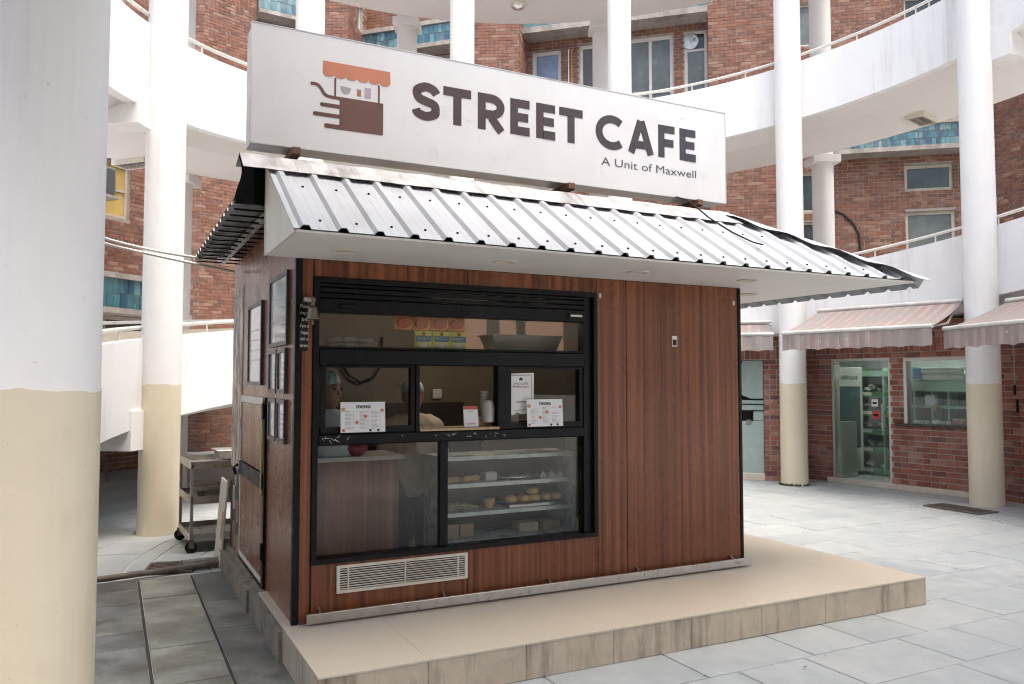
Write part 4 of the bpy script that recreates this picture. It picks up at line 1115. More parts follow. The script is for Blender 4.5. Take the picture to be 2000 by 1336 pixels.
def side_sheet():
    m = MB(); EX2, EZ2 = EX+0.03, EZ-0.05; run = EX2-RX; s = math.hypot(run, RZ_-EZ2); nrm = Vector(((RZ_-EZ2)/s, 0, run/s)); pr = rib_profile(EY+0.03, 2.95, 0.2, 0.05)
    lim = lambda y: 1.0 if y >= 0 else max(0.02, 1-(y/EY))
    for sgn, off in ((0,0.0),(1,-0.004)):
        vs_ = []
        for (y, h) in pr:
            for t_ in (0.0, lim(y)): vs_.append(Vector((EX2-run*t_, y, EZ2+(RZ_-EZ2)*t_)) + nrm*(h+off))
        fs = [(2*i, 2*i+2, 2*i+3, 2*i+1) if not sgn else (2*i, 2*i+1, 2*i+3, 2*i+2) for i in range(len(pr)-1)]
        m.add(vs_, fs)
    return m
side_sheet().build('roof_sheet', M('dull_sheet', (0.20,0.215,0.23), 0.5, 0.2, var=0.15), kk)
MB().box(RX-0.01,KW,0.0,2.9,2.80,2.855).build('roof_deck', m_galv_dk, kk)
# screws
scm = MB().lathe([(0.008,0),(0.008,0.005),(0.004,0.008)], 8).mesh('roof_screw'); scm.materials.append(m_blk)
for i in range(23):
    x = -0.205+0.03+0.2*i+0.13
    for t_ in (0.12, 0.62):
        if x < RX + (EX-RX)*(1-t_) - 0.05: inst(scm, 'roof_screw', kk, (x, EY*(1-t_), EZ+(RZ_-EZ)*t_+0.001), (R_(34),0,0))
# flashings
def strip(sections, name, mat, th=0.003):
    m = MB(); n = len(sections[0])
    for sgn in (0, 1):
        vs_ = [Vector(p) - Vector((0,0,th*sgn)) for s_ in sections for p in s_]
        fs = []
        for i in range(len(sections)-1):
            for j in range(n-1):
                a = i*n+j; f = (a, a+1, a+n+1, a+n); fs.append(f if not sgn else f[::-1])
        m.add(vs_, fs, False)
    return m.build(name, mat, kk)
secs = []
for i in range(40):
    x = -0.36 + (RX+0.38)*i/39; w_ = 0.006*math.sin(i*1.7)
    secs.append([(x,-0.19+w_,2.772+w_*0.5),(x,-0.06,2.868),(x,-0.015,2.898+w_*0.5),(x,0.05,2.88),(x,0.14,2.85)])
strip(secs, 'ridge_flashing', m_galv_dk)
secs = []
for i in range(24):
    t_ = i/23; c0 = Vector((RX,0,RZ_+0.03)).lerp(Vector((EX+0.03,EY-0.03,EZ+0.015)), t_); lift = 0.012*math.sin(i*1.1)
    dirn = Vector((EX-RX,EY,0)).normalized(); nrm = Vector((-dirn.y, dirn.x, 0)); wd = 0.09+0.03*t_
    secs.append([c0 - nrm*wd*1.3 + Vector((0,0,-0.035+lift)), c0 + Vector((0,0,0.012)), c0 + nrm*wd*1.5 + Vector((0,0,-0.05-lift))])
strip(secs, 'hip_flashing', m_galv)
# curled dark sheet end at the left
secs = []
for i in range(9):
    t_ = i/8; z = 2.89-0.30*t_
    secs.append([(-0.36+0.02*math.sin(t_*5), 0.02, z), (-0.27, -0.015, z), (-0.20, 0.01, z)])
strip(secs, 'loose_black_sheet', m_blk, 0.004)
# left canopy sheet seen from below
def left_sheet():
    m = MB(); pr = rib_profile(0.03, 2.92, 0.2, 0.03)
    for sgn, off in ((0,0.0),(1,-0.004)):
        vs_ = []
        for (y, h) in pr: vs_ += [Vector((-0.36,y,2.655-h*1.2-off)), Vector((0.05,y,2.72-h*1.2-off))]
        m.add(vs_, [(2*i,2*i+1,2*i+3,2*i+2) if sgn else (2*i,2*i+2,2*i+3,2*i+1) for i in range(len(pr)-1)])
    return m
left_sheet().build('canopy_sheet', M('dark_sheet', (0.30,0.30,0.31), 0.35, 0.7, var=0.3, dirt=(0.03,0.03,0.03), dirt_amt=0.8), kk)
for i in range(14): MB().box(-0.35,0.0,0.06+i*0.208,0.085+i*0.208,2.60,2.612).build('canopy_rib', m_blk, kk) if i % 1 == 0 else None
MB().box(-0.13,-0.10,0.1,2.88,2.60,2.65).build('canopy_angle', m_galv_dk, kk)

# ------------------------------------------------------------------ picture frames on the side wall
m_pframe = M('dark_picture_frame', (0.05,0.048,0.045), 0.4, var=0.2)
m_paper_in = M('certificate_paper', (0.62,0.60,0.58), 0.5, var=0.06, scale=3)
m_picglass = M('glossy_certificate', (0.50,0.49,0.48), 0.06, var=0.12, scale=2.5, spec=0.8)
def frame_(y0, y1, z0, z1, label, dark=False):
    t = thing('picture_frame', label, 'picture frame', K(-0.001, y0, z0), KRZ, 'framed papers on the kiosk side')
    w_, h_ = y1-y0, z1-z0; f = MB(); b = 0.028
    f.box(-0.022,0,0,b,0,h_); f.box(-0.022,0,w_-b,w_,0,h_); f.box(-0.0215,0,b,w_-b,0,b); f.box(-0.0215,0,b,w_-b,h_-b,h_)
    f.build('frame', m_pframe, t)
    MB().box(-0.010,-0.002,b,w_-b,b,h_-b).build('paper', m_picglass, t)
    for i in range(4): MB().box(-0.0112,-0.0104,b+0.06,w_-b-0.06,h_*(0.3+0.12*i),h_*(0.3+0.12*i)+0.008).build('print_line', m_alu, t)
frame_(0.215,0.86,1.74,2.23, 'large framed certificate nearest the kiosk corner, top')
frame_(1.19,1.85,1.47,2.12, 'tall framed poster further back on the kiosk side')
frame_(0.25,0.53,1.42,1.72, 'small framed paper, upper pair, right one by the corner')
frame_(0.57,0.86,1.42,1.72, 'small framed paper, upper pair, left one')
frame_(0.25,0.53,1.09,1.38, 'small framed paper, lower pair, right one by the corner')
frame_(0.57,0.86,1.09,1.38, 'small framed paper, lower pair, left one')

# ------------------------------------------------------------------ lettering helpers
FONT_CACHE = {}
def text_mesh(s, height, bold=0.0, width=None, extrude=0.0):
    cu = bpy.data.curves.new('txt', 'FONT'); cu.body = s; cu.size = 1.0; cu.offset = bold; cu.resolution_u = 3; cu.fill_mode = 'FRONT' if extrude == 0 else 'BOTH'; cu.extrude = extrude
    o = bpy.data.objects.new('txt', cu); COL.objects.link(o)
    dg = bpy.context.evaluated_depsgraph_get(); dg.update()
    me = bpy.data.meshes.new_from_object(o.evaluated_get(dg)); bpy.data.objects.remove(o)
    v = np.zeros(len(me.vertices)*3); me.vertices.foreach_get('co', v); v = v.reshape(-1,3)
    if len(v) == 0: return me
    v[:,0] -= v[:,0].min(); wd = v[:,0].max(); cap = 0.70
    sc_ = height/cap; sx = (width/wd) if width else sc_
    out = np.zeros_like(v); out[:,0] = v[:,0]*sx; out[:,2] = v[:,1]*sc_; out[:,1] = -v[:,2]
    me.vertices.foreach_set('co', out.ravel()); me.update()
    return me
def text(s, parent, loc, height, mat, name='lettering', bold=0.0, width=None, center=False):
    me = text_mesh(s, height, bold, width); me.materials.clear(); me.materials.append(mat)
    o = bpy.data.objects.new(name, me); COL.objects.link(o); o.parent = parent
    if center:
        wd = max((v.co.x for v in me.vertices), default=0); loc = (loc[0]-wd/2, loc[1], loc[2])
    o.location = loc
    return o
def stroke(mb, pts, t, y0, y1, closed=False):
    """flat ribbon of width t along pts (x,z), from depth y0 to y1 (y1 towards the viewer)"""
    P = [Vector((p[0], p[1])) for p in pts]; n = len(P); Ls, Rs = [], []
    for i in range(n):
        a = P[i]-P[i-1] if i > 0 else P[1]-P[0]; b = P[i+1]-P[i] if i < n-1 else P[i]-P[i-1]
        if closed: a = P[i]-P[i-1]; b = P[(i+1) % n]-P[i]
        a.normalize(); b.normalize(); na = Vector((-a.y,a.x)); nb = Vector((-b.y,b.x)); m = (na+nb); 
        if m.length < 1e-4: m = na
        m.normalize(); k = (t/2)/max(0.4, m.dot(na)); Ls.append(P[i]+m*k); Rs.append(P[i]-m*k)
    vs_ = [(p.x,y1,p.y) for p in Ls]+[(p.x,y1,p.y) for p in Rs]+[(p.x,y0,p.y) for p in Ls]+[(p.x,y0,p.y) for p in Rs]
    fs = []
    for i in range(n if closed else n-1):
        j = (i+1) % n
        fs += [(i,n+i,n+j,j),(i,j,2*n+j,2*n+i),(n+i,3*n+i,3*n+j,n+j)]
    if not closed: fs += [(0,2*n,3*n,n),(n-1,2*n-1,4*n-1,3*n-1)]
    mb.add(vs_, fs)
def arc(cx, cz, rx, rz, a0, a1, n=18): return [(cx+rx*math.cos(R_(a0+(a1-a0)*i/n)), cz+rz*math.sin(R_(a0+(a1-a0)*i/n))) for i in range(n+1)]
def crom(pts, k=6):
    out = []; P = [pts[0]]+list(pts)+[pts[-1]]
    for i in range(1, len(P)-2):
        p0, p1, p2, p3 = P[i-1], P[i], P[i+1], P[i+2]
        for j in range(k):
            t = j/k; out.append(tuple(0.5*((2*p1[d])+(-p0[d]+p2[d])*t+(2*p0[d]-5*p1[d]+4*p2[d]-p3[d])*t*t+(-p0[d]+3*p1[d]-3*p2[d]+p3[d])*t**3) for d in (0,1)))
    out.append(tuple(pts[-1])); return out
def glyph(ch, w_, h, t):
    """list of strokes in a w x h cell; t stroke width"""
    a, b = t/2, h-t/2; x0, x1 = t/2, w_-t/2
    if ch == 'T': return [[(w_/2,0),(w_/2,h-t)], [(0,b),(w_,b)]]
    if ch == 'E': return [[(x0,0),(x0,h)], [(t,b),(w_,b)], [(t,h/2),(w_*0.93,h/2)], [(t,a),(w_,a)]]
    if ch == 'F': return [[(x0,0),(x0,h)], [(t,b),(w_,b)], [(t,h*0.46),(w_*0.92,h*0.46)]]
    if ch == 'C': return [arc(a+(w_-0.05)/1.68,h/2,(w_-0.05)/1.68,h/2-a+0.004,47,313,30)]
    if ch == 'S':
        return [crom([(w_-a*0.75,h*0.73),(w_*0.76,b-0.012),(w_*0.48,b+0.002),(w_*0.2,b-0.022),(a,h*0.70),(w_*0.25,h*0.565),(w_*0.52,h*0.50),(w_*0.80,h*0.43),(w_-a,h*0.275),(w_*0.80,a+0.018),(w_*0.5,a-0.002),(w_*0.2,a+0.014),(a*0.75,h*0.27)])]
    if ch == 'A':
        return [[(w_*0.135,0.0),(w_*0.5-0.004,h)], [(w_*0.865,0.0),(w_*0.5+0.004,h)], [(w_*0.26,h*0.27),(w_*0.74,h*0.27)]]
    if ch == 'R':
        bz = h*0.66; r = h*0.34-a
        return [[(x0,0),(x0,h)], [(t,b),(w_*0.50,b)]+arc(w_*0.5,bz,w_*0.5-a,r,90,-90,16)[1:]+[(t,bz-r)], [(w_*0.50,h*0.36),(w_*0.88,0.0)]]
    return []

# ------------------------------------------------------------------ the signboard
sgn = thing('signboard', 'long white signboard with cart logo above the kiosk roof', 'sign', K(-0.287,0.05,2.992), KRZ)
SW, SH = 3.83, 0.763
m_signface = M('sign_vinyl', (0.62,0.625,0.63), 0.45, var=0.025, scale=2.0, dirt=(0.5,0.49,0.47), dirt_amt=0.3, dirt_scale=2.0, dirt_stretch=(1,1,0.3))
m_signside = M('sign_sheet', (0.55,0.56,0.57), 0.4, 0.4, var=0.1, dirt=(0.2,0.19,0.18), dirt_amt=0.5)
MB().box(0,SW,0.0,0.006,0,SH).build('face', m_signface, sgn)
MB().box(0.004,SW-0.004,0.006,0.22,0.004,SH-0.004).build('casing', m_signside, sgn)
e_ = MB(); e_.box(-0.004,SW+0.004,-0.003,0.02,SH+0.0005,SH+0.006); e_.box(-0.006,-0.0005,-0.003,0.02,0,SH); e_.box(SW+0.0005,SW+0.006,-0.003,0.02,0,SH); e_.box(-0.004,SW+0.004,-0.003,0.02,-0.006,-0.0005)
e_.build('edge_trim', m_signside, sgn)
m_rust = M('rust', (0.13,0.06,0.035), 0.8, var=0.4, scale=20)
for x in (0.25,2.28,3.50):
    b_ = MB(); b_.box(x,x+0.045,-0.04,0.3,-0.05,-0.008); b_.box(x+0.045,x+0.051,-0.04,0.3,-0.06,-0.008); b_.build('bracket', m_rust, sgn)
    MB().box(x,x+0.04,0.2,0.26,-0.20,-0.05).build('post', m_rust, sgn)
def lerp3(a, b, t): return tuple(a[i]+(b[i]-a[i])*t for i in range(3))
C0_, C1_ = (0.052,0.028,0.027), (0.033,0.030,0.038)
ox, oz = -0.287, 2.992
for i, (ch, a, b) in enumerate([('S',.774,.972),('T',1.0,1.211),('R',1.263,1.475),('E',1.522,1.68),('E',1.736,1.897),('T',1.933,2.138),('C',2.255,2.505),('A',2.55,2.808),('F',2.848,3.012),('E',3.062,3.226)]):
    mb = MB(); z0 = 3.298
    for s_, st_ in enumerate(glyph(ch, b-a, 0.264, 0.062)): stroke(mb, st_, 0.062, -0.0005, -0.0022-0.0007*s_)
    o = mb.build('letter', M('letter_print', lerp3(C0_, C1_, i/9), 0.45, var=0.1), sgn, (a-ox, 0, z0-oz))
text('A Unit of Maxwell', sgn, (2.304-ox,-0.002,3.166-oz), 0.063, M('small_print', (0.075,0.07,0.085), 0.5), width=0.925)
# cart logo
lg = bpy.data.objects.new('cart_logo', None); COL.objects.link(lg); lg.parent = sgn; lg.location = (-ox, 0, -oz)
m_or = M('logo_orange', (0.44,0.165,0.09), 0.5, var=0.05); m_br = M('logo_brown', (0.115,0.052,0.042), 0.45, var=0.12, scale=2)
pts = [(0.159,3.585),(0.613,3.589)]
lo = []
for k in range(6):
    x1_ = 0.615-k*0.0763; 
    lo += [(x1_-0.038+0.038*math.cos(R_(a)), 3.512-0.026*math.sin(R_(a))) for a in range(0,181,20)]
MB().prism([(0.157,3.578),(0.165,3.588),(0.607,3.59),(0.615,3.583)][::-1] + [(0.157,3.51)][:0] + lo[::-1][:0] if False else [(0.160,3.588),(0.612,3.590)] + lo, 1, -0.0005, -0.0025).build('canopy', m_or, lg)
for x in (0.24,0.535): MB().box(x-0.006,x+0.006,-0.0022,-0.0005,3.355,3.487).build('post', m_br, lg)
mb = MB(); mb.prism([(0.27,3.365),(0.56,3.366),(0.566,3.36),(0.566,3.155),(0.56,3.149),(0.27,3.147)], 1, -0.0005, -0.0022); mb.build('cart_body', m_br, lg)
mb = MB(); stroke(mb, crom([(0.08,3.425),(0.12,3.424),(0.145,3.405),(0.165,3.375),(0.195,3.357),(0.27,3.355)],5), 0.02, -0.0005, -0.0024); mb.build('cart_handle', m_br, lg)
for (a, z, th) in ((0.155,3.298,0.026),(0.11,3.232,0.026),(0.185,3.162,0.03)):
    mb = MB(); stroke(mb, [(a,z),(0.272,z)], th, -0.0005, -0.0021); mb.prism([(a+0.013*math.cos(R_(q))*th/0.026, z+th/2*math.sin(R_(q))) for q in range(90,271,20)], 1, -0.0005, -0.0027); mb.build('speed_line', m_br, lg)
mb = MB(); mb.prism([(0.275,3.44)]+[(0.31+0.035*math.cos(R_(q)),3.435-0.045*math.sin(R_(q))) for q in range(0,181,20)][::-1], 1, -0.0005, -0.002); mb.build('bowl_print', M('logo_grey', (0.33,0.31,0.31), 0.5), lg)
MB().box(0.385,0.412,-0.002,-0.0005,3.39,3.435).build('cup_print', M('logo_rust', (0.3,0.13,0.08), 0.5), lg); MB().box(0.438,0.48,-0.002,-0.0005,3.385,3.455).build('jar_print', M('logo_mauve', (0.37,0.29,0.36), 0.5), lg)
# faint printed food motifs
m_motif = M('faint_print', (0.597,0.602,0.608), 0.45, var=0.02)
def motif(kind, cx, cz, s, rot):
    mb = MB(); c, n = math.cos(rot), math.sin(rot)
    def tr(p): return [(cx+s*(x*c-z*n), cz+s*(x*n+z*c)) for x, z in p]
    if kind == 0: stroke(mb, tr([(0.5*math.cos(R_(a))*(1+0.25*math.sin(R_(3*a))),0.5*math.sin(R_(a))) for a in range(0,360,20)]), 0.004, -0.0002, -0.0005, True); stroke(mb, tr([(0.2*math.cos(R_(a)),0.2*math.sin(R_(a))) for a in range(0,360,40)]), 0.004, -0.0002, -0.0005, True)
    if kind == 1: stroke(mb, tr([(-0.5,0.4),(0.5,0.3),(0.0,-0.6)]), 0.004, -0.0002, -0.0005, True)
    if kind == 2: stroke(mb, tr([(0.13*math.cos(R_(a)),0.6*math.sin(R_(a))) for a in range(0,360,24)]), 0.004, -0.0002, -0.0005, True)
    if kind == 3: stroke(mb, tr([(-0.35,-0.4),(0.35,-0.4),(0.4,0.3),(-0.4,0.4)]), 0.004, -0.0002, -0.0005, True)
    if kind == 4: stroke(mb, tr(arc(0,0,0.5,0.3,0,180,10)+arc(0,0.05,0.35,0.12,180,0,8)), 0.004, -0.0002, -0.0005, True)
    mb.build('print_motif', m_motif, sgn)
for i in range(62):
    cx_, cz_ = rr.uniform(0.08,SW-0.08), rr.uniform(0.07,SH-0.07)
    if (0.33 < cx_ < 0.95 and 0.15 < cz_ < 0.66): continue
    motif(rr.randrange(5), cx_, cz_, rr.uniform(0.06,0.085), rr.uniform(0,6.28))
# cable looping over the roof
cb = MB().tube([K(3.02,0.05,2.99),K(3.0,-0.12,2.93),K(3.06,-0.3,2.76),K(3.1,-0.5,2.62),K(3.2,-0.62,2.53),K(3.26,-0.66,2.51)], 0.006, 6).build('roof_cable', m_blk)
tag(cb, 'thin black cable lying down the corrugated roof', 'cable')
MB_ = MB()
for k in range(9): MB_.tube([K(3.02,0.02,2.985+0.0*k),K(3.2,0.0,2.955),K(3.44,0.02,2.98)], 0.004, 5) if k == 0 else None
# ================================================================== things on and in the kiosk
m_pap = M('white_card', (0.74,0.75,0.74), 0.35, var=0.02)
m_ink = M('black_ink', (0.02,0.02,0.022), 0.5)
m_grey_ink = M('grey_ink', (0.30,0.30,0.29), 0.5)
m_redp = M('red_print', (0.5,0.10,0.06), 0.5)
m_tan = M('tan_print', (0.5,0.33,0.15), 0.5)
def menu_board(x, label, z=1.172, w_=0.295, h_=0.195, y=-0.006, lean=0.0):
    t = thing('menu_board', label, 'menu', K(x, y, z), KRZ, 'menu cards at the service window')
    t.rotation_euler = (R_(-4), 0, KRZ)
    MB().box(0,w_,-0.003,0.0,0,h_).build('card', m_pap, t)
    text('menu', t, (w_*0.5,-0.0036,h_*0.79), 0.030, m_ink, center=True); text('menu', t, (w_*0.5+0.0016,-0.0039,h_*0.79), 0.030, m_ink, center=True); text('menu', t, (w_*0.5+0.0032,-0.0042,h_*0.79), 0.030, m_ink, center=True)
    cols = ((0.10,0.30),(0.42,0.62),(0.68,0.90)); ln = MB(); pr = MB()
    for ci, (a, b) in enumerate(cols):
        z_ = h_*0.68
        while z_ > h_*0.08:
            hd = rr.random() < 0.2
            L_ = (b-a)*rr.uniform(0.5,0.85)*w_
            if rr.random() < 0.85: ln.box(a*w_,a*w_+L_,-0.0036,-0.0031,z_,z_+(0.004 if hd else 0.0022)); pr.box(b*w_-0.008,b*w_,-0.0036,-0.0031,z_,z_+0.0022)
            z_ -= 0.0085
    ln.build('menu_lines', m_grey_ink, t)['kind'] = 'stuff'; pr.build('menu_prices', m_grey_ink, t)['kind'] = 'stuff'
    for (a, b, r_, mm) in ((0.55,0.53,0.011,m_redp),(0.36,0.33,0.012,m_redp),(0.06,0.76,0.014,m_tan),(0.93,0.72,0.011,m_redp),(0.06,0.07,0.010,m_redp),(0.66,0.06,0.009,m_ink),(0.84,0.06,0.009,m_ink)):
        MB().lathe([(r_,-0.0041),(r_,-0.0031)], 16, a*w_, b*h_, axis=1).build('food_picture', mm, t)
        if mm is m_redp: MB().lathe([(r_*0.5,-0.0046),(r_*0.5,-0.00415)], 12, a*w_, b*h_, axis=1).build('food_picture', m_tan, t)
    return t
menu_board(0.285, 'printed menu card leaning on the left sliding pane')
menu_board(1.63, 'printed menu card leaning below the feedback poster', z=1.176)
# feedback poster
t = thing('feedback_poster', 'white poster asking for feedback taped inside the right pane', 'poster', K(1.505, 0.052, 1.262), KRZ)
pw, ph_ = 0.205, 0.30
MB().prism([(0,0),(0.05,0.0),(0.07,0.022),(0.10,0.002),(pw,0.006),(pw+0.004,ph_),(0.11,ph_-0.002),(0,ph_-0.008),(-0.004,0.12)], 1, -0.002, 0.0).build('sheet', m_pap, t)
mb = MB(); stroke(mb, [(0.014,0.035),(0.014,ph_-0.03),(0.024,ph_-0.02),(pw-0.024,ph_-0.016),(pw-0.014,ph_-0.026),(pw-0.014,0.035)], 0.003, -0.002, -0.0032); mb.build('border', m_ink, t)
text("WE'D LOVE", t, (pw/2,-0.0034,0.214), 0.0155, m_ink, center=True); text('YOUR', t, (0.035,-0.0034,0.192), 0.0145, m_ink); text('FEEDBACK', t, (0.086,-0.0034,0.192), 0.0145, m_redp, width=0.083)
mb = MB(); mb.prism([(pw/2-0.016,0.245),(pw/2+0.016,0.245),(pw/2+0.012,0.258),(pw/2,0.268),(pw/2-0.012,0.258)], 1, -0.0036, -0.0022); mb.build('emblem', m_ink, t)
MB().box(pw/2-0.04,pw/2+0.045,-0.0034,-0.0022,0.086,0.096).build('button_print', m_grey_ink, t)
MB().box(pw/2-0.06,pw/2+0.06,-0.0034,-0.0022,0.03,0.034).build('foot_line', m_grey_ink, t)
# small pay card
t = thing('payment_card', 'small payment card with red header standing on the sill', 'card', K(1.165, 0.05, 1.184), KRZ-0.12)
t.rotation_euler = (R_(-12), 0, KRZ-0.1)
MB().box(0,0.105,-0.003,0,0,0.145).build('card', m_pap, t); MB().box(0.0,0.105,-0.0042,-0.0031,0.122,0.145).build('header', m_redp, t); MB().box(0.02,0.085,-0.004,-0.0031,0.018,0.023).build('foot_print', m_redp, t)
MB().box(0.035,0.07,-0.004,-0.0031,0.105,0.109).build('print_line', m_grey_ink, t)
# cups and bottle
m_clearpl = M('cloudy_plastic', (0.45,0.42,0.38), 0.15, var=0.15, spec=0.8)
t = MB(); 
for k in range(7): t.lathe([(0.028,0.0+k*0.022+0.07),(0.036,0.07+k*0.022+0.02),(0.0365,0.07+k*0.022+0.0215),(0.028,0.0705+k*0.022)], 18)
o = t.build('cup_stack', m_clearpl, None, K(1.375,0.17,1.21)); tag(o, 'stack of clear plastic cups at the right of the serving hatch', 'cups')
o = MB().lathe([(0.045,0),(0.047,0.01),(0.047,0.10),(0.038,0.14),(0.028,0.155),(0.0,0.157)], 20).build('clear_dome', m_clearpl, None, K(1.37,0.10,1.212)); tag(o, 'rounded clear plastic lids before the cup stack', 'lids')
o = MB().cbox(0,0.17,0,0.13,0,0.06,0.006).build('small_basket', m_tan, None, K(1.24,0.12,1.182), KRZ); tag(o, 'brown wicker basket on the hatch sill behind the card', 'basket')
# hanging packets
def packet(name, label, x, z, w_, h_, base, print_, y=0.085, tilt=0.0, pazz=False):
    t = thing(name, label, 'packet', K(x, y, z), KRZ, 'snack packets hanging behind the top pane'); t.rotation_euler = (0, tilt, KRZ)
    N = 8; m = MB(); vs_ = []
    for s_ in (-1, 1):
        for i in range(N+1):
            for j in range(N+1):
                u, v = i/N, j/N; b_ = 0.016*math.sin(math.pi*u)**0.6*math.sin(math.pi*v)**0.6+0.001
                vs_.append((w_*u, s_*b_, h_*v))
    fs = []
    for s_ in (0, 1):
        for i in range(N):
            for j in range(N):
                p = s_*(N+1)**2 + i*(N+1)+j; f = (p, p+N+1, p+N+2, p+1); fs.append(f if s_ == 0 else f[::-1])
    m.add(vs_, fs, True); m.build('pouch', base, t)
    if pazz:
        MB().prism([(w_*0.1,h_*0.42),(w_*0.9,h_*0.42),(w_*0.92,h_*0.74),(w_*0.08,h_*0.74)], 1, -0.019, -0.0165).build('blue_panel', M('pack_blue', (0.05,0.17,0.32), 0.4), t)
        text('PAZZTA', t, (w_*0.5,-0.0195,h_*0.54), h_*0.13, M('pack_yellow', (0.75,0.62,0.08), 0.4), center=True, width=w_*0.68)
        MB().lathe([(h_*0.10,-0.018),(h_*0.10,-0.0165)], 14, w_*0.5, h_*0.84, axis=1).build('brand_mark', m_redp, t)
        MB().ell((w_*0.5,-0.012,h_*0.2),(w_*0.36,0.01,h_*0.2),14,8).build('pasta_picture', M('pasta_print', (0.7,0.66,0.5), 0.5, var=0.3, scale=60), t)
    else:
        MB().ell((w_*0.5,-0.010,h_*0.42),(w_*0.40,0.012,h_*0.34),14,8).build('noodle_picture', M('noodle_print', (0.55,0.14,0.07), 0.5, var=0.6, scale=90), t)
        MB().prism([(w_*0.12,h_*0.8),(w_*0.88,h_*0.8),(w_*0.8,h_*0.95),(w_*0.2,h_*0.95)], 1, -0.0125, -0.011).build('brand_mark', m_redp, t)
    return t
m_packred = M('pack_red_yellow', (0.72,0.26,0.06), 0.3, var=0.6, scale=18); m_packyel = M('pack_pale_yellow', (0.80,0.74,0.16), 0.3, var=0.15, scale=8)
for i, (x, lab) in enumerate([(0.668,'red noodle packet, leftmost of the hanging row'),(0.80,'red noodle packet, second of the hanging row'),(0.935,'red noodle packet, third of the hanging row'),(1.065,'red noodle packet, rightmost of the hanging row')]):
    packet('noodle_packet', lab, x, 1.852-0.004*(i % 2), 0.13, 0.115, m_packred, None, 0.10+0.004*i, rr.uniform(-.05,.05))
for i, (x, lab) in enumerate([(0.812,'yellow pasta packet, left of three behind the pane'),(0.942,'yellow pasta packet, middle of three behind the pane'),(1.07,'yellow pasta packet, right of three behind the pane')]):
    packet('pasta_packet', lab, x, 1.717, 0.125, 0.128, m_packyel, None, 0.09, rr.uniform(-.04,.04), True)
# rolls on the shelf behind the top pane
sh_ = MB().box(0.15,2.11,0.20,0.55,1.700,1.712).build('window_shelf', m_alu, None, KP, KRZ); tag(sh_, 'narrow shelf behind the top pane of the kiosk', 'shelf')
m_mesh = M('netted_white', (0.62,0.57,0.47), 0.7, var=0.35, scale=90)
for i, (x, z, lab) in enumerate([(0.255,1.713,'bottom left'),(0.365,1.713,'bottom middle'),(0.475,1.713,'bottom right'),(0.25,1.757,'top left'),(0.36,1.759,'top middle'),(0.465,1.753,'top right')]):
    o = MB().tube([(0,0,0.022),(0.012,0,0.022),(0.055,0,0.0225),(0.098,0,0.022),(0.108,0,0.022)], [0.010,0.020,0.022,0.020,0.010], 12).build('netted_roll', m_mesh, None, K(x,0.27,z), KRZ)
    tag(o, 'white netted roll, '+lab+' of the pile behind the top pane', 'roll', 'netted rolls on the window shelf')
# steel basin
bs_ = thing('steel_basin', 'large steel basin on the shelf behind the top right pane', 'basin', K(1.50,0.30,1.714), KRZ)
m = MB(); vs_ = []
prof = [(0.045,0.0),(0.0,0.13),(-0.015,0.132),(-0.015,0.138),(0.004,0.138)]
for (i_, z_) in prof: vs_ += [(i_*1.0,i_*0.8,z_),(0.60-i_,i_*0.8,z_),(0.60-i_,0.24-i_*0.8,z_),(i_,0.24-i_*0.8,z_)]
fs = [(3,2,1,0)]
for q in range(len(prof)-1):
    for k in range(4): fs.append((q*4+k, q*4+(k+1) % 4, (q+1)*4+(k+1) % 4, (q+1)*4+k))
m.add(vs_, fs); m.build('bowl', M('dull_basin', (0.33,0.29,0.25), 0.4, 0.6, var=0.15), bs_)
# interior counter panel (left) and display cabinet (right)
cp = thing('counter', 'wooden counter panel seen through the lower left pane', 'counter', KP, KRZ)
MB().box(0.06,0.79,0.33,0.35,-0.18,0.955).build('front_panel', m_wood, cp)
MB().box(0.06,0.82,0.30,0.75,0.957,0.985).build('top', M('counter_top', (0.5,0.48,0.44), 0.35), cp)
o = MB().cbox(0,0.2,0,0.2,0,0.11,0.004).build('carton', M('brown_carton', (0.42,0.28,0.15), 0.7), None, K(0.17,0.40,0.987), KRZ); tag(o, 'small brown carton on the counter at the lower left pane', 'carton')
o = MB().ell((0,0,0.055),(0.09,0.08,0.06),12,8).build('red_bag', M('red_bag', (0.28,0.03,0.05), 0.3, var=0.4, scale=20), None, K(0.50,0.42,0.985)); tag(o, 'dark red plastic bag beside the carton in the kiosk', 'bag')
dc = thing('display_cabinet', 'glass fronted food display cabinet behind the lower right pane', 'cabinet', KP, KRZ)
m_shelf = M('cabinet_shelf', (0.55,0.57,0.54), 0.3, 0.1)
for (z, nm) in ((0.93,'top_shelf'),(0.735,'shelf'),(0.53,'shelf'),(0.33,'shelf')):
    MB().box(1.10,2.17,0.26,0.62,z,z+0.028).build(nm, m_shelf, dc)
MB().box(1.08,1.098,0.26,0.62,0.2,0.96).build('side', m_shelf, dc); MB().box(2.172,2.19,0.26,0.62,0.2,0.96).build('side', m_shelf, dc)
MB().box(1.10,2.17,0.622,0.635,0.2,0.96).build('back', M('cabinet_back', (0.10,0.06,0.045), 0.35, var=0.3), dc)
m_bun = M('baked_bun', (0.62,0.38,0.12), 0.45, var=0.3, scale=14); m_pasty = M('pastry', (0.55,0.36,0.15), 0.6, var=0.3, scale=30)
for i, (x, z, lab) in enumerate([(1.70,0.577,'leftmost'),(1.805,0.577,'second from left'),(1.90,0.577,'third from left'),(2.0,0.577,'fourth from left'),(2.09,0.577,'rightmost'),(1.885,0.632,'single one on top')]):
    o = MB().lathe([(0.0,0.0),(0.045,0.004),(0.052,0.02),(0.047,0.04),(0.03,0.054),(0.0,0.058)], 16).build('bun', m_bun, None, K(x,0.40,z+0.006)); tag(o, 'golden bun on the middle shelf tray, '+lab, 'bun', 'buns in the display cabinet')
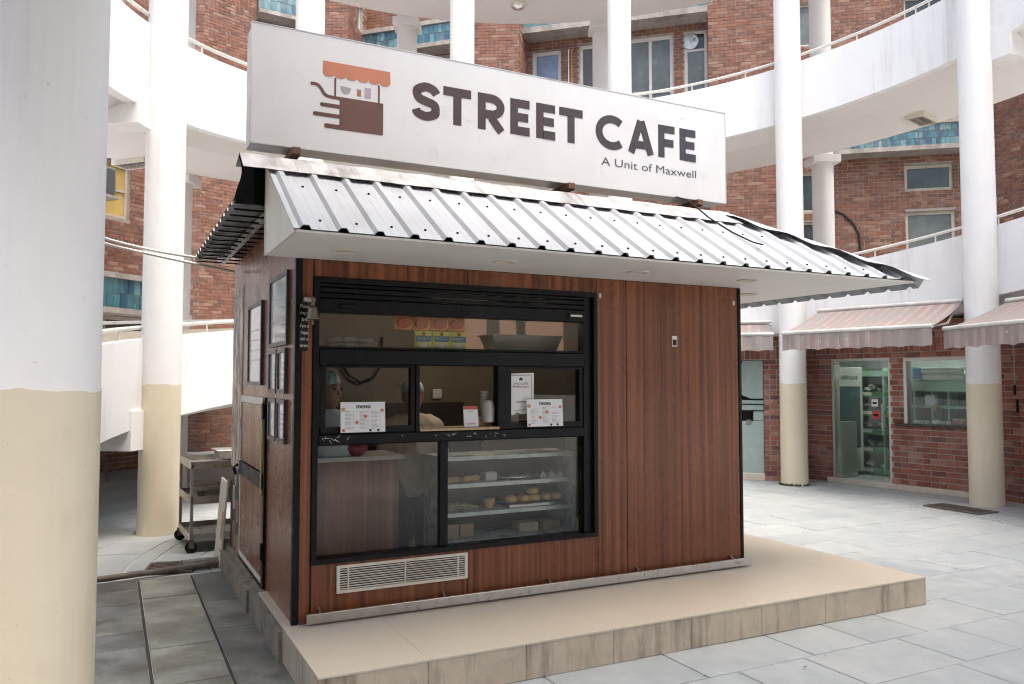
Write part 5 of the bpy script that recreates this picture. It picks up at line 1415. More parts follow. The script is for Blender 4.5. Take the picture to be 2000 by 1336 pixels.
ty = thing('bun_tray', 'thin steel tray under the golden buns', 'tray', K(1.64,0.30,0.560), KRZ); MB().cbox(0,0.50,0,0.22,0,0.012,0.003).build('sheet', m_steel, ty); MB().box(0,0.5,-0.004,0.0,0,0.02).build('lip', m_steel, ty)
# fries heap: uncountable
fr_ = MB()
for k in range(220):
    x, y = rr.uniform(0,0.27), rr.uniform(0,0.16); z = 0.01+rr.random()*0.035*(1-abs(x-0.13)/0.2); a = rr.uniform(0,3.14); L_ = rr.uniform(0.02,0.04)
    p0 = Vector((x,y,z)); p1 = p0+Vector((math.cos(a)*L_,math.sin(a)*L_,rr.uniform(-.008,.008))); fr_.tube([p0,p1], 0.0035, 4, smooth=False)
o = fr_.build('fries', M('fried_sticks', (0.55,0.47,0.28), 0.5, var=0.4, scale=30), None, K(1.12,0.30,0.562), KRZ); tag(o, 'heap of pale fried sticks on the middle display shelf', 'snack', kind='stuff')
for i in range(4):
    o = MB().tube([(0,0,0.02),(0.02,0,0.022),(0.07,0.01,0.022),(0.10,0.01,0.018)], [0.012,0.024,0.024,0.012], 10).build('wrapped_roll', m_pasty, None, K(1.12+0.075*i,0.32+0.02*(i % 2),0.765), KRZ+0.4*(i % 2)); tag(o, ['first','second','third','fourth'][i]+' wrapped roll from left on the upper display shelf', 'roll', 'wrapped rolls in the display cabinet')
o = MB().cbox(0,0.10,0,0.09,0,0.06,0.005).build('paper_box', M('red_white_box', (0.7,0.66,0.62), 0.5), None, K(1.46,0.33,0.764), KRZ+0.1); tag(o, 'white box with red edge on the upper display shelf', 'box')
m_foil = M('foil', (0.7,0.7,0.7), 0.2, 1.0, var=0.2, scale=40, bmp=0.8, bscale=50)
o = MB().ell((0,0,0.018),(0.13,0.07,0.02),16,8).build('foil_parcel', m_foil, None, K(1.72,0.36,0.764), KRZ); tag(o, 'crumpled silver foil on the upper display shelf', 'foil')
for i in range(3):
    o = MB().add([(0,0,0),(0.07,0,0),(0.05,0.05,0.0),(0.035,0.02,0.05)], [(0,1,3),(1,2,3),(2,0,3)]).build('paper_cone', m_pap, None, K(1.92+0.075*i,0.34,0.764+0.0005*i), KRZ); tag(o, ['left','middle','right'][i]+' folded white paper napkin on the upper display shelf', 'napkin', 'folded napkins in the display cabinet')
o = MB().lathe([(0.03,0),(0.05,0.07),(0.048,0.072),(0.03,0.01)], 14).build('paper_cup', m_tan, None, K(1.50,0.36,0.562)); tag(o, 'brown paper cup between fries and buns', 'cup')
for i, (x, lab) in enumerate([(1.14,'far left'),(1.26,'second'),(1.74,'third'),(1.95,'far right')]):
    o = MB().cbox(0,0.16 if i > 1 else 0.11,0,0.14,0,0.07 if i > 1 else 0.10,0.006).build('food_box', M('kraft_box', (0.42,0.30,0.18) if i != 2 else (0.5,0.42,0.3), 0.6, var=0.2), None, K(x,0.34,0.362), KRZ+rr.uniform(-.1,.1)); tag(o, 'kraft food box on the lowest display shelf, '+lab, 'box', 'boxes at the bottom of the display')
# back counter, cable loop and socket inside
bc = thing('back_counter', 'dark rear counter inside the kiosk behind the staff', 'counter', KP, KRZ)
MB().box(0.1,2.3,2.2,2.78,0.9,0.94).build('top', m_blackstone, bc); MB().box(0.1,2.3,2.25,2.78,-0.18,0.9).build('cupboard', m_dark, bc); MB().box(0.06,2.34,2.80,2.815,0.94,1.28).build('splashback', M('splash_dark', (0.05,0.045,0.04), 0.4), bc)
o = MB().tube([K(0.93,2.78,1.95),K(0.98,2.76,1.72),K(1.08,2.76,1.56),K(1.2,2.76,1.49),K(1.34,2.76,1.54),K(1.42,2.76,1.68),K(1.43,2.78,1.95)], 0.012, 8).build('inside_cable', m_blk); tag(o, 'looped black cable on the beige wall inside the kiosk', 'cable')
o = MB().cbox(0,0.1,-0.02,0,0,0.1,0.006).build('wall_socket', m_ceram, None, K(1.98,2.79,1.32), KRZ); tag(o, 'white wall socket beside the man in the hatch', 'socket')
o = MB().cbox(0,0.26,0,0.3,0,0.16,0.01).build('small_oven', m_blk, None, K(1.95,1.0,1.02), KRZ); tag(o, 'dark appliance box inside the kiosk at right', 'appliance')
o = MB().lathe([(0.03,0),(0.055,0.02),(0.05,0.045),(0.0,0.05)], 16).build('red_bowl', m_redp, None, K(1.98,0.32,1.265)); tag(o, 'small red covered bowl behind the right sliding pane', 'bowl')
o = MB().cbox(0,0.42,0,0.3,0,0.055,0.006).build('small_ledge_box', M('ledge_box', (0.40,0.3,0.2), 0.6), None, K(1.70,0.28,1.205), KRZ); tag(o, 'light brown box behind the menu at the right pane', 'box')

# tube added out of view, high up, to brighten the kiosk interior
tb = thing('fill_tube', 'fluorescent tube added out of view to brighten the kiosk interior', 'lamp', KP, KRZ)
m_tube, n_, l_, b_ = nodes('lit_tube'); b_.inputs['Base Color'].default_value = (0.9,0.85,0.75,1); b_.inputs['Emission Color'].default_value = (1.0,0.86,0.68,1); b_.inputs['Emission Strength'].default_value = 24.0
MB().tube([(1.25,1.0,2.22),(2.35,1.0,2.22)], 0.016, 10).build('tube', m_tube, tb); MB().box(1.22,2.38,0.97,1.03,2.24,2.28).build('batten', m_ceram, tb)
for s_, par, lc, hh in text_later: text(s_, par, (lc[0], lc[1], lc[2]), hh, m_ink, width=0.36)
# bell and little board
bl = thing('brass_bell', 'old brass bell on a bracket left of the service window', 'bell', K(0.085,-0.075,1.885), KRZ)
m_brass = M('old_brass', (0.22,0.19,0.13), 0.45, 0.8, var=0.3)
MB().lathe([(0.046,0.0),(0.045,0.006),(0.036,0.02),(0.031,0.05),(0.027,0.07),(0.016,0.085),(0.0,0.09)], 24).build('cup', m_brass, bl)
MB().tube([(0,0,0.088),(0,0,0.13)], [0.010,0.012], 10).build('stem', m_brass, bl); MB().ell((0,0,0.125),(0.02,0.02,0.02),12,8).build('knob', m_brass, bl)
MB().box(-0.055,0.01,-0.01,0.075,0.11,0.135).build('bracket', m_steel, bl); MB().tube([(0,0,0.02),(0,0,-0.022)], 0.004, 6).build('clapper_rod', m_brass, bl); MB().ell((0,0,-0.025),(0.008,0.008,0.009),8,6).build('clapper', m_brass, bl)
nb = thing('bell_notice', 'small black board with white words hanging behind the bell', 'notice', K(0.012,-0.022,1.69), KRZ)
nb.rotation_euler = (0, 0, KRZ+0.35)
MB().cbox(0,0.088,0,0.012,0,0.31,0.003).build('board', m_blk, nb)
m_chalk = M('white_words', (0.7,0.7,0.68), 0.6)
for i, s_ in enumerate(['Please','ring the','bell','if you are','happy','with our','services']):
    text(s_, nb, (0.044,-0.0012,0.272-0.041*i), 0.021, m_chalk, center=True, width=min(0.074, 0.0125*len(s_)))

# ------------------------------------------------------------------ trolley
tr = thing('steel_trolley', 'steel three tier trolley on castors left of the kiosk', 'trolley', Vector((-3.20,8.03,0)), 0)
TD = Vector((-3.612+3.20, 8.742-8.03, 0)); TL = 0.78
rzt = math.atan2(TD.y, TD.x) - math.pi/2; tr.rotation_euler = (0,0,rzt)
lx = 1.0
for (x, y) in ((0,0),(0,TL),(lx,0),(lx,TL)):
    MB().box(x-0.014,x+0.014,y-0.014,y+0.014,0.12,0.885).build('leg', m_steel, tr)
    c_ = bpy.data.objects.new('castor', None); COL.objects.link(c_); c_.parent = tr; c_.location = (x,y,0)
    MB().lathe([(0.02,-0.016),(0.058,-0.016),(0.058,0.016),(0.02,0.016)], 20, 0, 0.058, axis=1).build('wheel', m_blk, c_)
    f = MB(); f.box(-0.025,0.025,-0.026,-0.02,0.05,0.125); f.box(-0.025,0.025,0.02,0.026,0.05,0.125); f.box(-0.03,0.03,-0.026,0.026,0.118,0.13); f.build('fork', m_iron, c_)
for z in (0.13,0.50,0.85):
    f = MB(); f.box(0,lx,0,TL,z,z+0.004)
    f.build('shelf', m_steel, tr)
    f = MB(); f.box(-0.012,lx+0.012,-0.014,-0.004,z-0.02,z+0.055); f.box(-0.012,lx+0.012,TL+0.004,TL+0.014,z-0.02,z+0.055); f.box(-0.014,-0.004,0,TL,z-0.02,z+0.055); f.box(lx+0.004,lx+0.014,0,TL,z-0.02,z+0.055)
    f.build('rim', m_steel, tr)
def pan(label, x, y, z, w_, d_, h_, lid=False, inv=False):
    o = thing('steel_pan', label, 'pan', tr.location + Matrix.Rotation(rzt,3,'Z') @ Vector((x,y,z)), rzt, 'steel pans on the trolley')
    m = MB(); vs_ = []; 
    for (i_, z_) in ((0.03,0.0),(0.0,h_),(-0.02,h_+0.004),(-0.02,h_+0.008)): vs_ += [(i_,i_,z_),(w_-i_,i_,z_),(w_-i_,d_-i_,z_),(i_,d_-i_,z_)]
    fs = [(3,2,1,0)]
    for q in range(3):
        for k in range(4): fs.append((q*4+k, q*4+(k+1) % 4, (q+1)*4+(k+1) % 4, (q+1)*4+k))
    m.add(vs_, fs); m.build('body', m_steel, o)
    if lid:
        MB().cbox(-0.022,w_+0.022,-0.022,d_+0.022,h_+0.009,h_+0.022,0.004).build('lid', m_steel, o); MB().box(w_*0.4,w_*0.6,d_*0.45,d_*0.55,h_+0.0225,h_+0.035).build('lid_handle', m_steel, o)
pan('lidded steel pan on top of the trolley', 0.30, 0.28, 0.88, 0.50, 0.34, 0.085, True)
pan('open steel pan on the middle tier of the trolley', 0.05, 0.06, 0.505, 0.62, 0.40, 0.13)
o = MB().cbox(0,0.75,0,0.30,0,0.025,0.005).build('steel_tray', m_steel, None, tr.location + Matrix.Rotation(rzt,3,'Z') @ Vector((0.12,0.05,0.856)), rzt); tag(o, 'flat steel tray on the trolley top before the lidded pan', 'tray')
# board leaning behind the kiosk corner
bd = thing('leaning_board', 'pale board with orange strip leaning at the kiosk corner', 'board', K(-0.11,2.74,-0.205), KRZ)
bd.rotation_euler = (0, R_(4), KRZ)
MB().cbox(0,0.02,0.0,0.42,0,0.78,0.002).build('sheet', m_cream_metal, bd); MB().box(-0.003,-0.0005,0.02,0.10,0.25,0.5).build('orange_strip', m_or, bd)
ch = thing('metal_bench_leg', 'dark slanting metal leg under the ramp at far left', 'metal leg', ground(207, 942), 0)
MB().tube([(0.02,0,0),(-0.12,0.05,0.75)], 0.02, 8).build('leg', m_iron, ch)

# scraps on the floor
lt = MB()
for k in range(46):
    if k < 22: q_ = K(rr.uniform(-1.6,-0.1), rr.uniform(-2.2,2.6), -0.207)
    else: q_ = K(rr.uniform(1.5,7.0), rr.uniform(-3.5,-1.0), -0.207)
    s_ = rr.uniform(0.006,0.022); a = rr.uniform(0,6.28)
    lt.add([(q_.x+s_*math.cos(a+j*1.5)*rr.uniform(.4,1), q_.y+s_*math.sin(a+j*1.5)*rr.uniform(.4,1), 0.004+rr.uniform(0,0.006)) for j in range(4)], [(0,1,2,3)])
tag(lt.build('litter', random_mat('scrap', [(0.6,0.58,0.54),(0.12,0.09,0.05),(0.08,0.07,0.06),(0.3,0.2,0.1)], 0.8, interp='CONSTANT')), 'tiny leaf and paper scraps strewn on the paving', 'litter', kind='stuff')

# ================================================================== people (two men inside)
def snets(fn, lo, hi, res):
    lo = np.array(lo, float); hi = np.array(hi, float); n = np.ceil((hi-lo)/res).astype(int)+1
    ax = [lo[i]+res*np.arange(n[i]) for i in range(3)]
    X, Y, Z = np.meshgrid(*ax, indexing='ij'); D = fn(X, Y, Z)
    S = D < 0
    idx = -np.ones([k-1 for k in n], int); cnt = np.zeros([k-1 for k in n]); acc = np.zeros([k-1 for k in n]+[3])
    cs = [(a,b,c) for a in (0,1) for b in (0,1) for c in (0,1)]
    for p in cs:
        for a in range(3):
            if p[a] == 1: continue
            q = list(p); q[a] = 1
            sl = lambda r: tuple(slice(r[i], n[i]-1+r[i]) for i in range(3))
            d0, d1 = D[sl(p)], D[sl(q)]; ms = (S[sl(p)] != S[sl(q)])
            t = np.where(ms, d0/np.where(np.abs(d0-d1) < 1e-9, 1, d0-d1), 0)
            for k in range(3): acc[...,k] += np.where(ms, p[k]+(t if k == a else 0), 0)
            cnt += ms
    act = cnt > 0; idx[act] = np.arange(act.sum()); I = np.argwhere(act)
    V = lo + res*(I + acc[act]/cnt[act][:,None]); F = []
    for a in range(3):
        b, c = (a+1) % 3, (a+2) % 3
        sl0 = [slice(1, n[i]-1) for i in range(3)]; sl0[a] = slice(0, n[a]-1); sl1 = list(sl0); sl1[a] = slice(1, n[a])
        s0, s1 = S[tuple(sl0)], S[tuple(sl1)]
        for flip, msk in ((False, s0 & ~s1), (True, ~s0 & s1)):
            J = np.argwhere(msk)
            for k in range(3):
                if k != a: J[:,k] += 1
            def at_(db, dc):
                T = J.copy(); T[:,b] -= db; T[:,c] -= dc; return idx[T[:,0],T[:,1],T[:,2]]
            q = np.stack([at_(1,1), at_(0,1), at_(0,0), at_(1,0)], 1)
            if flip: q = q[:,::-1]
            F.append(q)
    return V, np.concatenate(F)
def cap_(X,Y,Z,a,b,ra,rb,sy=1.0):
    ax_,ay,az = a; d = np.array(b)-np.array(a); L2 = (d**2).sum()
    px,py,pz = X-ax_,(Y-ay),Z-az; t = np.clip((px*d[0]+py*d[1]+pz*d[2])/L2,0,1)
    return np.sqrt((px-t*d[0])**2+((py-t*d[1])/sy)**2+(pz-t*d[2])**2) - (ra+(rb-ra)*t)
def ell_(X,Y,Z,c,r):
    k = np.sqrt(((X-c[0])/r[0])**2+((Y-c[1])/r[1])**2+((Z-c[2])/r[2])**2); return (k-1)*min(r)
def sm_(a,b,k):
    h = np.clip(0.5+0.5*(b-a)/k,0,1); return b*(1-h)+a*h-k*h*(1-h)
def person(label, loc, rz, H, head_turn, shirt, cap_col, arms):
    """standing figure, faces local -y; H total height"""
    s = H/1.72; hz = 1.59*s          # head centre
    ct, st_ = math.cos(head_turn), math.sin(head_turn)
    def HX(p):                        # head-local offset to body coords
        return (p[0]*ct-p[1]*st_, p[0]*st_+p[1]*ct, hz+p[2])
    def head(X,Y,Z):
        x = X*ct+Y*st_; y = -X*st_+Y*ct; z = Z-hz
        d = ell_(x,y,z,(0,0.012,0.025),(0.076,0.096,0.098)); d = sm_(d, ell_(x,y,z,(0,-0.022,-0.055),(0.056,0.062,0.066)),0.04)
        d = sm_(d, ell_(x,y,z,(0,-0.055,-0.098),(0.026,0.024,0.02)),0.025)
        d = sm_(d, cap_(x,y,z,(0,-0.088,0.012),(0,-0.107,-0.028),0.009,0.014),0.012)
        for q in (-1,1):
            d = np.maximum(d, -ell_(x,y,z,(q*0.032,-0.099,0.012),(0.019,0.015,0.012)))
            d = sm_(d, ell_(x,y,z,(q*0.032,-0.079,0.010),(0.014,0.012,0.012)),0.004)
            d = sm_(d, cap_(x,y,z,(q*0.015,-0.09,0.030),(q*0.048,-0.079,0.030),0.007,0.006),0.010)
            d = sm_(d, ell_(x,y,z,(q*0.078,0.012,-0.005),(0.012,0.022,0.032)),0.010)
        d = sm_(d, ell_(x,y,z,(0,-0.086,-0.060),(0.024,0.010,0.007)),0.006); d = sm_(d, ell_(x,y,z,(0,-0.084,-0.074),(0.020,0.010,0.008)),0.006)
        return d
    sh = 1.40*s
    def body(X,Y,Z):
        d = head(X,Y,Z); d = sm_(d, cap_(X,Y,Z,(0,0.03,1.38*s),(0,0.018,1.54*s),0.058,0.05),0.03)
        t = cap_(X,Y,Z,(-0.12,0.02,sh-0.05),(0.12,0.02,sh-0.05),0.085,0.085); t = sm_(t, ell_(X,Y,Z,(0,0.0,1.22*s),(0.165,0.105,0.20)),0.06); t = sm_(t, ell_(X,Y,Z,(0,0.0,0.98*s),(0.155,0.105,0.16)),0.08)
        d = sm_(d, t, 0.03)
        for q in (-1,1):
            d = sm_(d, cap_(X,Y,Z,(q*0.09,0,0.92*s),(q*0.10,-0.01,0.50*s),0.085,0.055),0.03); d = sm_(d, cap_(X,Y,Z,(q*0.10,-0.01,0.50*s),(q*0.10,0.02,0.08*s),0.055,0.036),0.02)
            d = sm_(d, cap_(X,Y,Z,(q*0.10,0.03,0.045),(q*0.11,-0.15,0.03),0.038,0.028),0.03)
            el, wr = arms[0 if q < 0 else 1]
            S_ = (q*0.185,0.02,sh-0.05); d = sm_(d, cap_(X,Y,Z,S_,el,0.052,0.042),0.03); d = sm_(d, cap_(X,Y,Z,el,wr,0.040,0.027),0.015)
            v = Vector(wr)-Vector(el); v.normalize(); sd = Vector((1,0,0)) if abs(v.x) < 0.7 else Vector((0,1,0)); sd = (sd - v*sd.dot(v)).normalized(); up = v.cross(sd)
            W0 = Vector(wr); pc = W0+v*0.045
            d = sm_(d, cap_(X,Y,Z,tuple(W0+v*0.02-sd*0.014),tuple(W0+v*0.075-sd*0.022),0.02,0.016),0.012); d = sm_(d, cap_(X,Y,Z,tuple(W0+v*0.02+sd*0.014),tuple(W0+v*0.075+sd*0.022),0.02,0.016),0.012)
            for f, (o_, L_) in enumerate(((-0.030,0.062),(-0.010,0.074),(0.010,0.070),(0.030,0.055))):
                a_ = W0+v*0.085+sd*o_; b_ = a_+v*L_*0.5+up*0.006; c_ = b_+v*L_*0.42+up*0.018
                d = sm_(d, cap_(X,Y,Z,tuple(a_),tuple(b_),0.0095,0.009),0.004); d = sm_(d, cap_(X,Y,Z,tuple(b_),tuple(c_),0.009,0.0075),0.003)
            a_ = W0+v*0.03-sd*0.03*q*(1 if True else -1); b_ = a_+v*0.035-sd*0.025*q; c_ = b_+v*0.03-sd*0.004*q
            d = sm_(d, cap_(X,Y,Z,tuple(a_),tuple(b_),0.012,0.011),0.008); d = sm_(d, cap_(X,Y,Z,tuple(b_),tuple(c_),0.011,0.008),0.004)
        return d
    def cloth_arm(X,Y,Z,d):
        for q in (-1,1):
            el, wr = arms[0 if q < 0 else 1]; S_ = (q*0.185,0.02,sh-0.05); d = sm_(d, cap_(X,Y,Z,S_,el,0.064,0.058),0.03)
            e2 = tuple(Vector(el).lerp(Vector(wr), 0.35)); d = sm_(d, cap_(X,Y,Z,el,e2,0.056,0.052),0.015)
        return d
    def shirt_(X,Y,Z):
        t = cap_(X,Y,Z,(-0.12,0.02,sh-0.05),(0.12,0.02,sh-0.05),0.096,0.096); t = sm_(t, ell_(X,Y,Z,(0,0.0,1.22*s),(0.178,0.118,0.22)),0.06); t = sm_(t, ell_(X,Y,Z,(0,0.0,0.95*s),(0.175,0.125,0.22)),0.08)
        t = t + 0.0035*np.sin(X*70+Z*25)*np.sin(Z*38+Y*20)
        t = cloth_arm(X,Y,Z,t)
        t = sm_(t, cap_(X,Y,Z,(0,0.03,1.40*s),(0,0.022,1.455*s),0.072,0.066),0.02)      # collar
        t = np.maximum(t, Z-1.462*s); t = np.maximum(t, 0.80*s-Z)
        t = np.maximum(t, -cap_(X,Y,Z,(0,-0.10,1.50*s),(0,-0.125,1.36*s),0.045,0.012))     # open neck
        return t
    def trousers(X,Y,Z):
        d = ell_(X,Y,Z,(0,0.0,0.93*s),(0.168,0.118,0.15))
        for q in (-1,1):
            d = sm_(d, cap_(X,Y,Z,(q*0.09,0,0.90*s),(q*0.10,-0.01,0.48*s),0.098,0.075),0.03); d = sm_(d, cap_(X,Y,Z,(q*0.10,-0.01,0.48*s),(q*0.10,0.02,0.07*s),0.075,0.062),0.02)
        return np.maximum(d, 0.07*s-Z)
    def net(X,Y,Z):
        x = X*ct+Y*st_; y = -X*st_+Y*ct; z = Z-hz
        d = ell_(x,y,z,(0,0.02,0.045),(0.090,0.108,0.098)) + 0.002*np.sin(np.arctan2(x,y+0.0)*24)
        return np.maximum(d, 0.038 + 0.25*(-y-0.02)*0.5 - z)
    t = thing('person', label, 'person', loc, rz, 'kiosk staff')
    def mk(fn, lo, hi, res, name, mat):
        V, F = snets(fn, lo, hi, res); me = bpy.data.meshes.new(name); me.from_pydata(V.tolist(), [], F.tolist()); me.polygons.foreach_set('use_smooth', [True]*len(me.polygons)); me.update()
        me.materials.append(mat); o = bpy.data.objects.new(name, me); COL.objects.link(o); o.parent = t; return o
    ys = min(min(a[0][1], a[1][1]) for a in arms)-0.22; xs = max(max(abs(a[0][0]),abs(a[1][0])) for a in arms)+0.2
    mk(body, (-xs,min(-0.24,ys),-0.02), (xs,0.2,H+0.05), 0.0105, 'body', m_skin)
    mk(shirt_, (-xs,min(-0.22,ys),0.75*s), (xs,0.2,1.50*s), 0.011, 'shirt', shirt)
    mk(trousers, (-0.26,-0.2,0.03), (0.26,0.2,1.12*s), 0.014, 'trousers', m_trs)
    mk(net, (-0.13,-0.13,hz-0.02), (0.13,0.16,hz+0.17), 0.006, 'hair_net', cap_col)
    br_ = MB()
    for q in (-1,1):
        e = MB().ell(HX((q*0.032,-0.0915,0.011)),(0.0085,0.0085,0.0065),10,6); e.build('eye', m_eye, t)
        br_.tube([HX((q*0.014,-0.101,0.032)),HX((q*0.032,-0.099,0.037)),HX((q*0.052,-0.086,0.032))], [0.003,0.0042,0.002], 6)
    br_.build('eyebrows', m_hair, t)
    MB().tube([HX((-0.026,-0.0945,-0.053)),HX((-0.012,-0.103,-0.049)),HX((0,-0.1035,-0.0475)),HX((0.012,-0.103,-0.049)),HX((0.026,-0.0945,-0.053))], [0.002,0.0035,0.0025,0.0035,0.002], 6).build('moustache', m_hair, t)
    def hair(X,Y,Z):
        x = X*ct+Y*st_; y = -X*st_+Y*ct; z = Z-hz
        d = ell_(x,y,z,(0,0.025,0.025),(0.0815,0.092,0.098)); d = np.maximum(d, -(z+0.045)); return np.maximum(d, -(y+0.012-0.4*np.maximum(0,z-0.05)))
    mk(hair, (-0.11,-0.1,hz-0.07), (0.11,0.15,hz+0.14), 0.008, 'hair', m_hair)
    return t
m_skin = M('skin', (0.37,0.20,0.125), 0.5, var=0.08, scale=14); m_hair = M('dark_hair', (0.015,0.013,0.012), 0.6); m_eye = M('eye_dark', (0.05,0.04,0.035), 0.2); m_trs = M('dark_trousers', (0.03,0.032,0.04), 0.8)
m_sh1 = M('pale_blue_shirt', (0.52,0.56,0.62), 0.8, var=0.05, scale=30); m_sh2 = M('cream_kurta', (0.56,0.47,0.36), 0.8, var=0.05, scale=30)
m_net1 = M('blue_hair_net', (0.36,0.43,0.43), 0.5, var=0.6, scale=30, stretch=(1,1,0.2)); m_net2 = M('green_hair_net', (0.40,0.48,0.45), 0.5, var=0.6, scale=30, stretch=(1,1,0.2))
P_ = K(0.315,0.46); person('person in pale blue shirt and hair net standing at the left pane', (P_.x,P_.y,0.026), KRZ-0.05, 1.755, R_(38), m_sh1, m_net1,
       (((-0.24,0.06,1.08),(-0.25,0.05,0.84)),((0.24,0.06,1.08),(0.25,0.05,0.84))))
P_ = K(1.10,0.92); person('person in cream shirt and hair net facing the serving hatch', (P_.x,P_.y,0.026), KRZ-0.25, 1.69, R_(4), m_sh2, m_net2,
       (((-0.25,0.02,1.02),(-0.22,-0.18,0.86)),((0.25,0.02,1.02),(0.22,-0.18,0.86))))
# ================================================================== lay the bricks and the flagstones
from mathutils.bvhtree import BVHTree
bpy.context.view_layer.update()
CO = Vector((0, 0, CAM_H))
_V, _F = [], []
_skip = ('pane', 'body', 'shirt', 'trousers', 'hair', 'brick', 'fries', 'letter', 'print_motif', 'moss')
for o in list(sc.objects):
    if o.type != 'MESH' or any(o.name.startswith(k) or k in o.name.split('.')[0].split('_') for k in _skip): continue
    nv = len(o.data.vertices)
    if nv == 0 or nv > 20000: continue
    co = np.empty(nv*3); o.data.vertices.foreach_get('co', co); co = co.reshape(-1, 3)
    mw = np.array(o.matrix_world); co = co @ mw[:3,:3].T + mw[:3,3]
    b0 = len(_V); _V.extend(co.tolist()); _F.extend([[b0+i for i in p.vertices] for p in o.data.polygons])
TREE = BVHTree.FromPolygons(_V, _F)
def visible(P, slack=0.12):
    q = proj(P)
    if q is None or not (-10 < q[0] < 2010 and -10 < q[1] < 1346): return 0.0
    d = P - CO; dist = d.length; d.normalize()
    hit = TREE.ray_cast(CO, d, dist - slack)
    return 0.0 if hit[0] is not None else 1.0/q[2]
BRM = {}
def brick_unit(mat):
    if mat.name not in BRM:
        me = MB().add([(0,0,0),(1,0,0),(1,0,1),(0,0,1),(0,.022,0),(1,.022,0),(1,.022,1),(0,.022,1)],
                      [(0,1,2,3),(0,4,5,1),(1,5,6,2),(2,6,7,3),(3,7,4,0)]).mesh('brick')
        me.materials.append(mat); BRM[mat.name] = me
    return BRM[mat.name]
rb = random.Random(11)
def free_spans(x0, x1, za, zb, opens):
    sp = [(x0, x1)]
    for o in opens:
        if o[2] < zb - 0.01 and o[3] > za + 0.01:
            ns = []
            for a, b in sp:
                if o[1] <= a or o[0] >= b: ns.append((a, b)); continue
                if o[0] > a: ns.append((a, o[0]))
                if o[1] < b: ns.append((o[1], b))
            sp = ns
    return sp
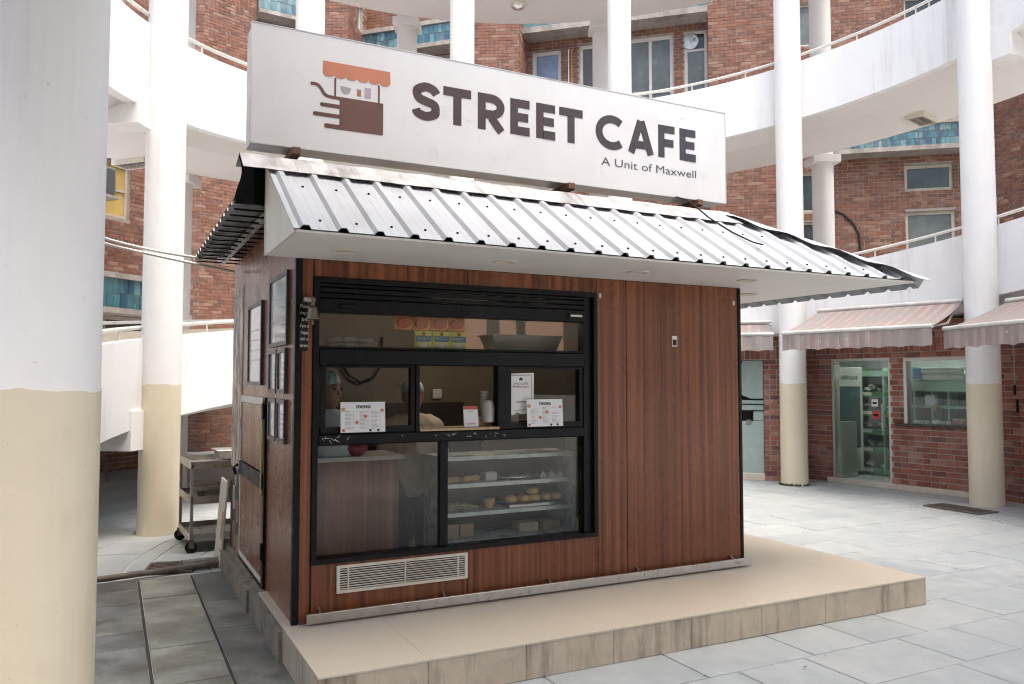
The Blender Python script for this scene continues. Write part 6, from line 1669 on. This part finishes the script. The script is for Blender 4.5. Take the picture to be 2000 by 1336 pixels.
for W in WALLS:
    bl = []
    z = W['z0'] + 0.005; row = 0
    while z + 0.03 < W['z1']:
        hgt = W['bh']; step = hgt + W['mj']; sold = W['soldier'] and W['soldier'][0] <= z < W['soldier'][1]
        if sold: hgt = 0.215; step = hgt + W['mj']
        hgt = min(hgt, W['z1'] - z)
        bw = (0.07 if sold else W['bw']) ; off = 0 if row % 2 == 0 else (bw + W['mj'])/2
        for a, b in free_spans(0, W['L'], z, z+hgt, W['opens']):
            k0 = math.floor((a - off)/(bw+W['mj'])); x = off + k0*(bw+W['mj'])
            while x < b:
                u0 = max(a, x); u1 = min(b, x+bw)
                if u1 - u0 > 0.035:
                    j = rb.uniform(-0.003, 0.003)
                    # headers now and then
                    if not sold and u1-u0 > 0.2 and rb.random() < 0.25:
                        mid = (u0+u1)/2
                        bl.append((u0, mid-0.006, z+j*0.5, hgt)); bl.append((mid+0.006, u1, z-j*0.5, hgt))
                    else: bl.append((u0, u1, z+j*0.5, hgt))
                x += bw + W['mj']
        z += step; row += 1
    scored = []
    for b in bl:
        c = W['A'] + W['d']*((b[0]+b[1])/2) + W['n']*0.03 + Vector((0,0,b[2]+b[3]/2))
        s = visible(c)*(b[1]-b[0])
        scored.append((s, b))
    scored.sort(key=lambda q: -q[0])
    singles = [b for s, b in scored[:300] if s > 0]
    rest = [b for s, b in scored[len(singles):]]
    un = brick_unit(W['mat'])
    for b in singles:
        inst(un, 'brick', W['t'], (b[0], rb.uniform(-0.005, 0.002), b[2]), scale=(b[1]-b[0], 1, b[3]))
    if rest:
        V = []; F = []
        for (x0, x1, z, h) in rest:
            yy = rb.uniform(-0.005, 0.002); n0 = len(V)
            V += [(x0,yy,z),(x1,yy,z),(x1,yy,z+h),(x0,yy,z+h),(x0,.02,z),(x1,.02,z),(x1,.02,z+h),(x0,.02,z+h)]
            F += [(n0,n0+1,n0+2,n0+3),(n0,n0+4,n0+5,n0+1),(n0+1,n0+5,n0+6,n0+2),(n0+2,n0+6,n0+7,n0+3),(n0+3,n0+7,n0+4,n0)]
        me = bpy.data.meshes.new('bricks'); me.from_pydata(V, [], F); me.materials.append(W['mat'])
        o = bpy.data.objects.new('brick_courses', me); COL.objects.link(o); o.parent = W['t']; o['kind'] = 'stuff'
# flagstones
sp = []
for pl, mt in PAVE:
    c = Vector((sum(p[0] for p in pl)/len(pl), sum(p[1] for p in pl)/len(pl), 0.01))
    best = max([visible(c, 0.05)] + [visible(Vector((c.x*0.45+p[0]*0.55, c.y*0.45+p[1]*0.55, 0.01)), 0.05) for p in pl[::max(1, len(pl)//4)]])
    sp.append((best*math.sqrt(area(pl)), pl, mt))
sp.sort(key=lambda q: -q[0])
joined = {}
for i, (s, pl, mt) in enumerate(sp):
    c = (sum(p[0] for p in pl)/len(pl), sum(p[1] for p in pl)/len(pl))
    if area(pl) < 0.003: continue
    tz = rr.uniform(-0.0015, 0.0015); tl = [rr.uniform(-0.002, 0.002) for _ in range(2)]
    loc = [(p[0]-c[0], p[1]-c[1]) for p in pl]; n = len(loc)
    sgn = sum(loc[k][0]*loc[(k+1) % n][1]-loc[(k+1) % n][0]*loc[k][1] for k in range(n))
    if sgn < 0: loc = loc[::-1]
    ins = [(p[0]*0.985, p[1]*0.985) for p in loc]
    top = [(p[0], p[1], tz + p[0]*tl[0]*2 + p[1]*tl[1]*2) for p in ins]
    mid = [(p[0], p[1], tz - 0.003 + p[0]*tl[0]*2 + p[1]*tl[1]*2) for p in loc]
    bot = [(p[0], p[1], -0.02) for p in loc]
    fs = [list(range(n))] + [(k+n, (k+1) % n+n, (k+1) % n, k) for k in range(n)] + [(k+2*n, (k+1) % n+2*n, (k+1) % n+n, k+n) for k in range(n)]
    if i < 300 and s > 0:
        MB().add(top+mid+bot, fs).build('flagstone', mt, g, (c[0], c[1], 0))
    else:
        jm = joined.setdefault(mt.name, (mt, MB()))[1]
        jm.add([(p[0]+c[0], p[1]+c[1], p[2]) for p in top+mid+bot], fs)
for nm, (mt, jm) in joined.items():
    o = jm.build('far_flagstones', mt, g); o['kind'] = 'stuff'
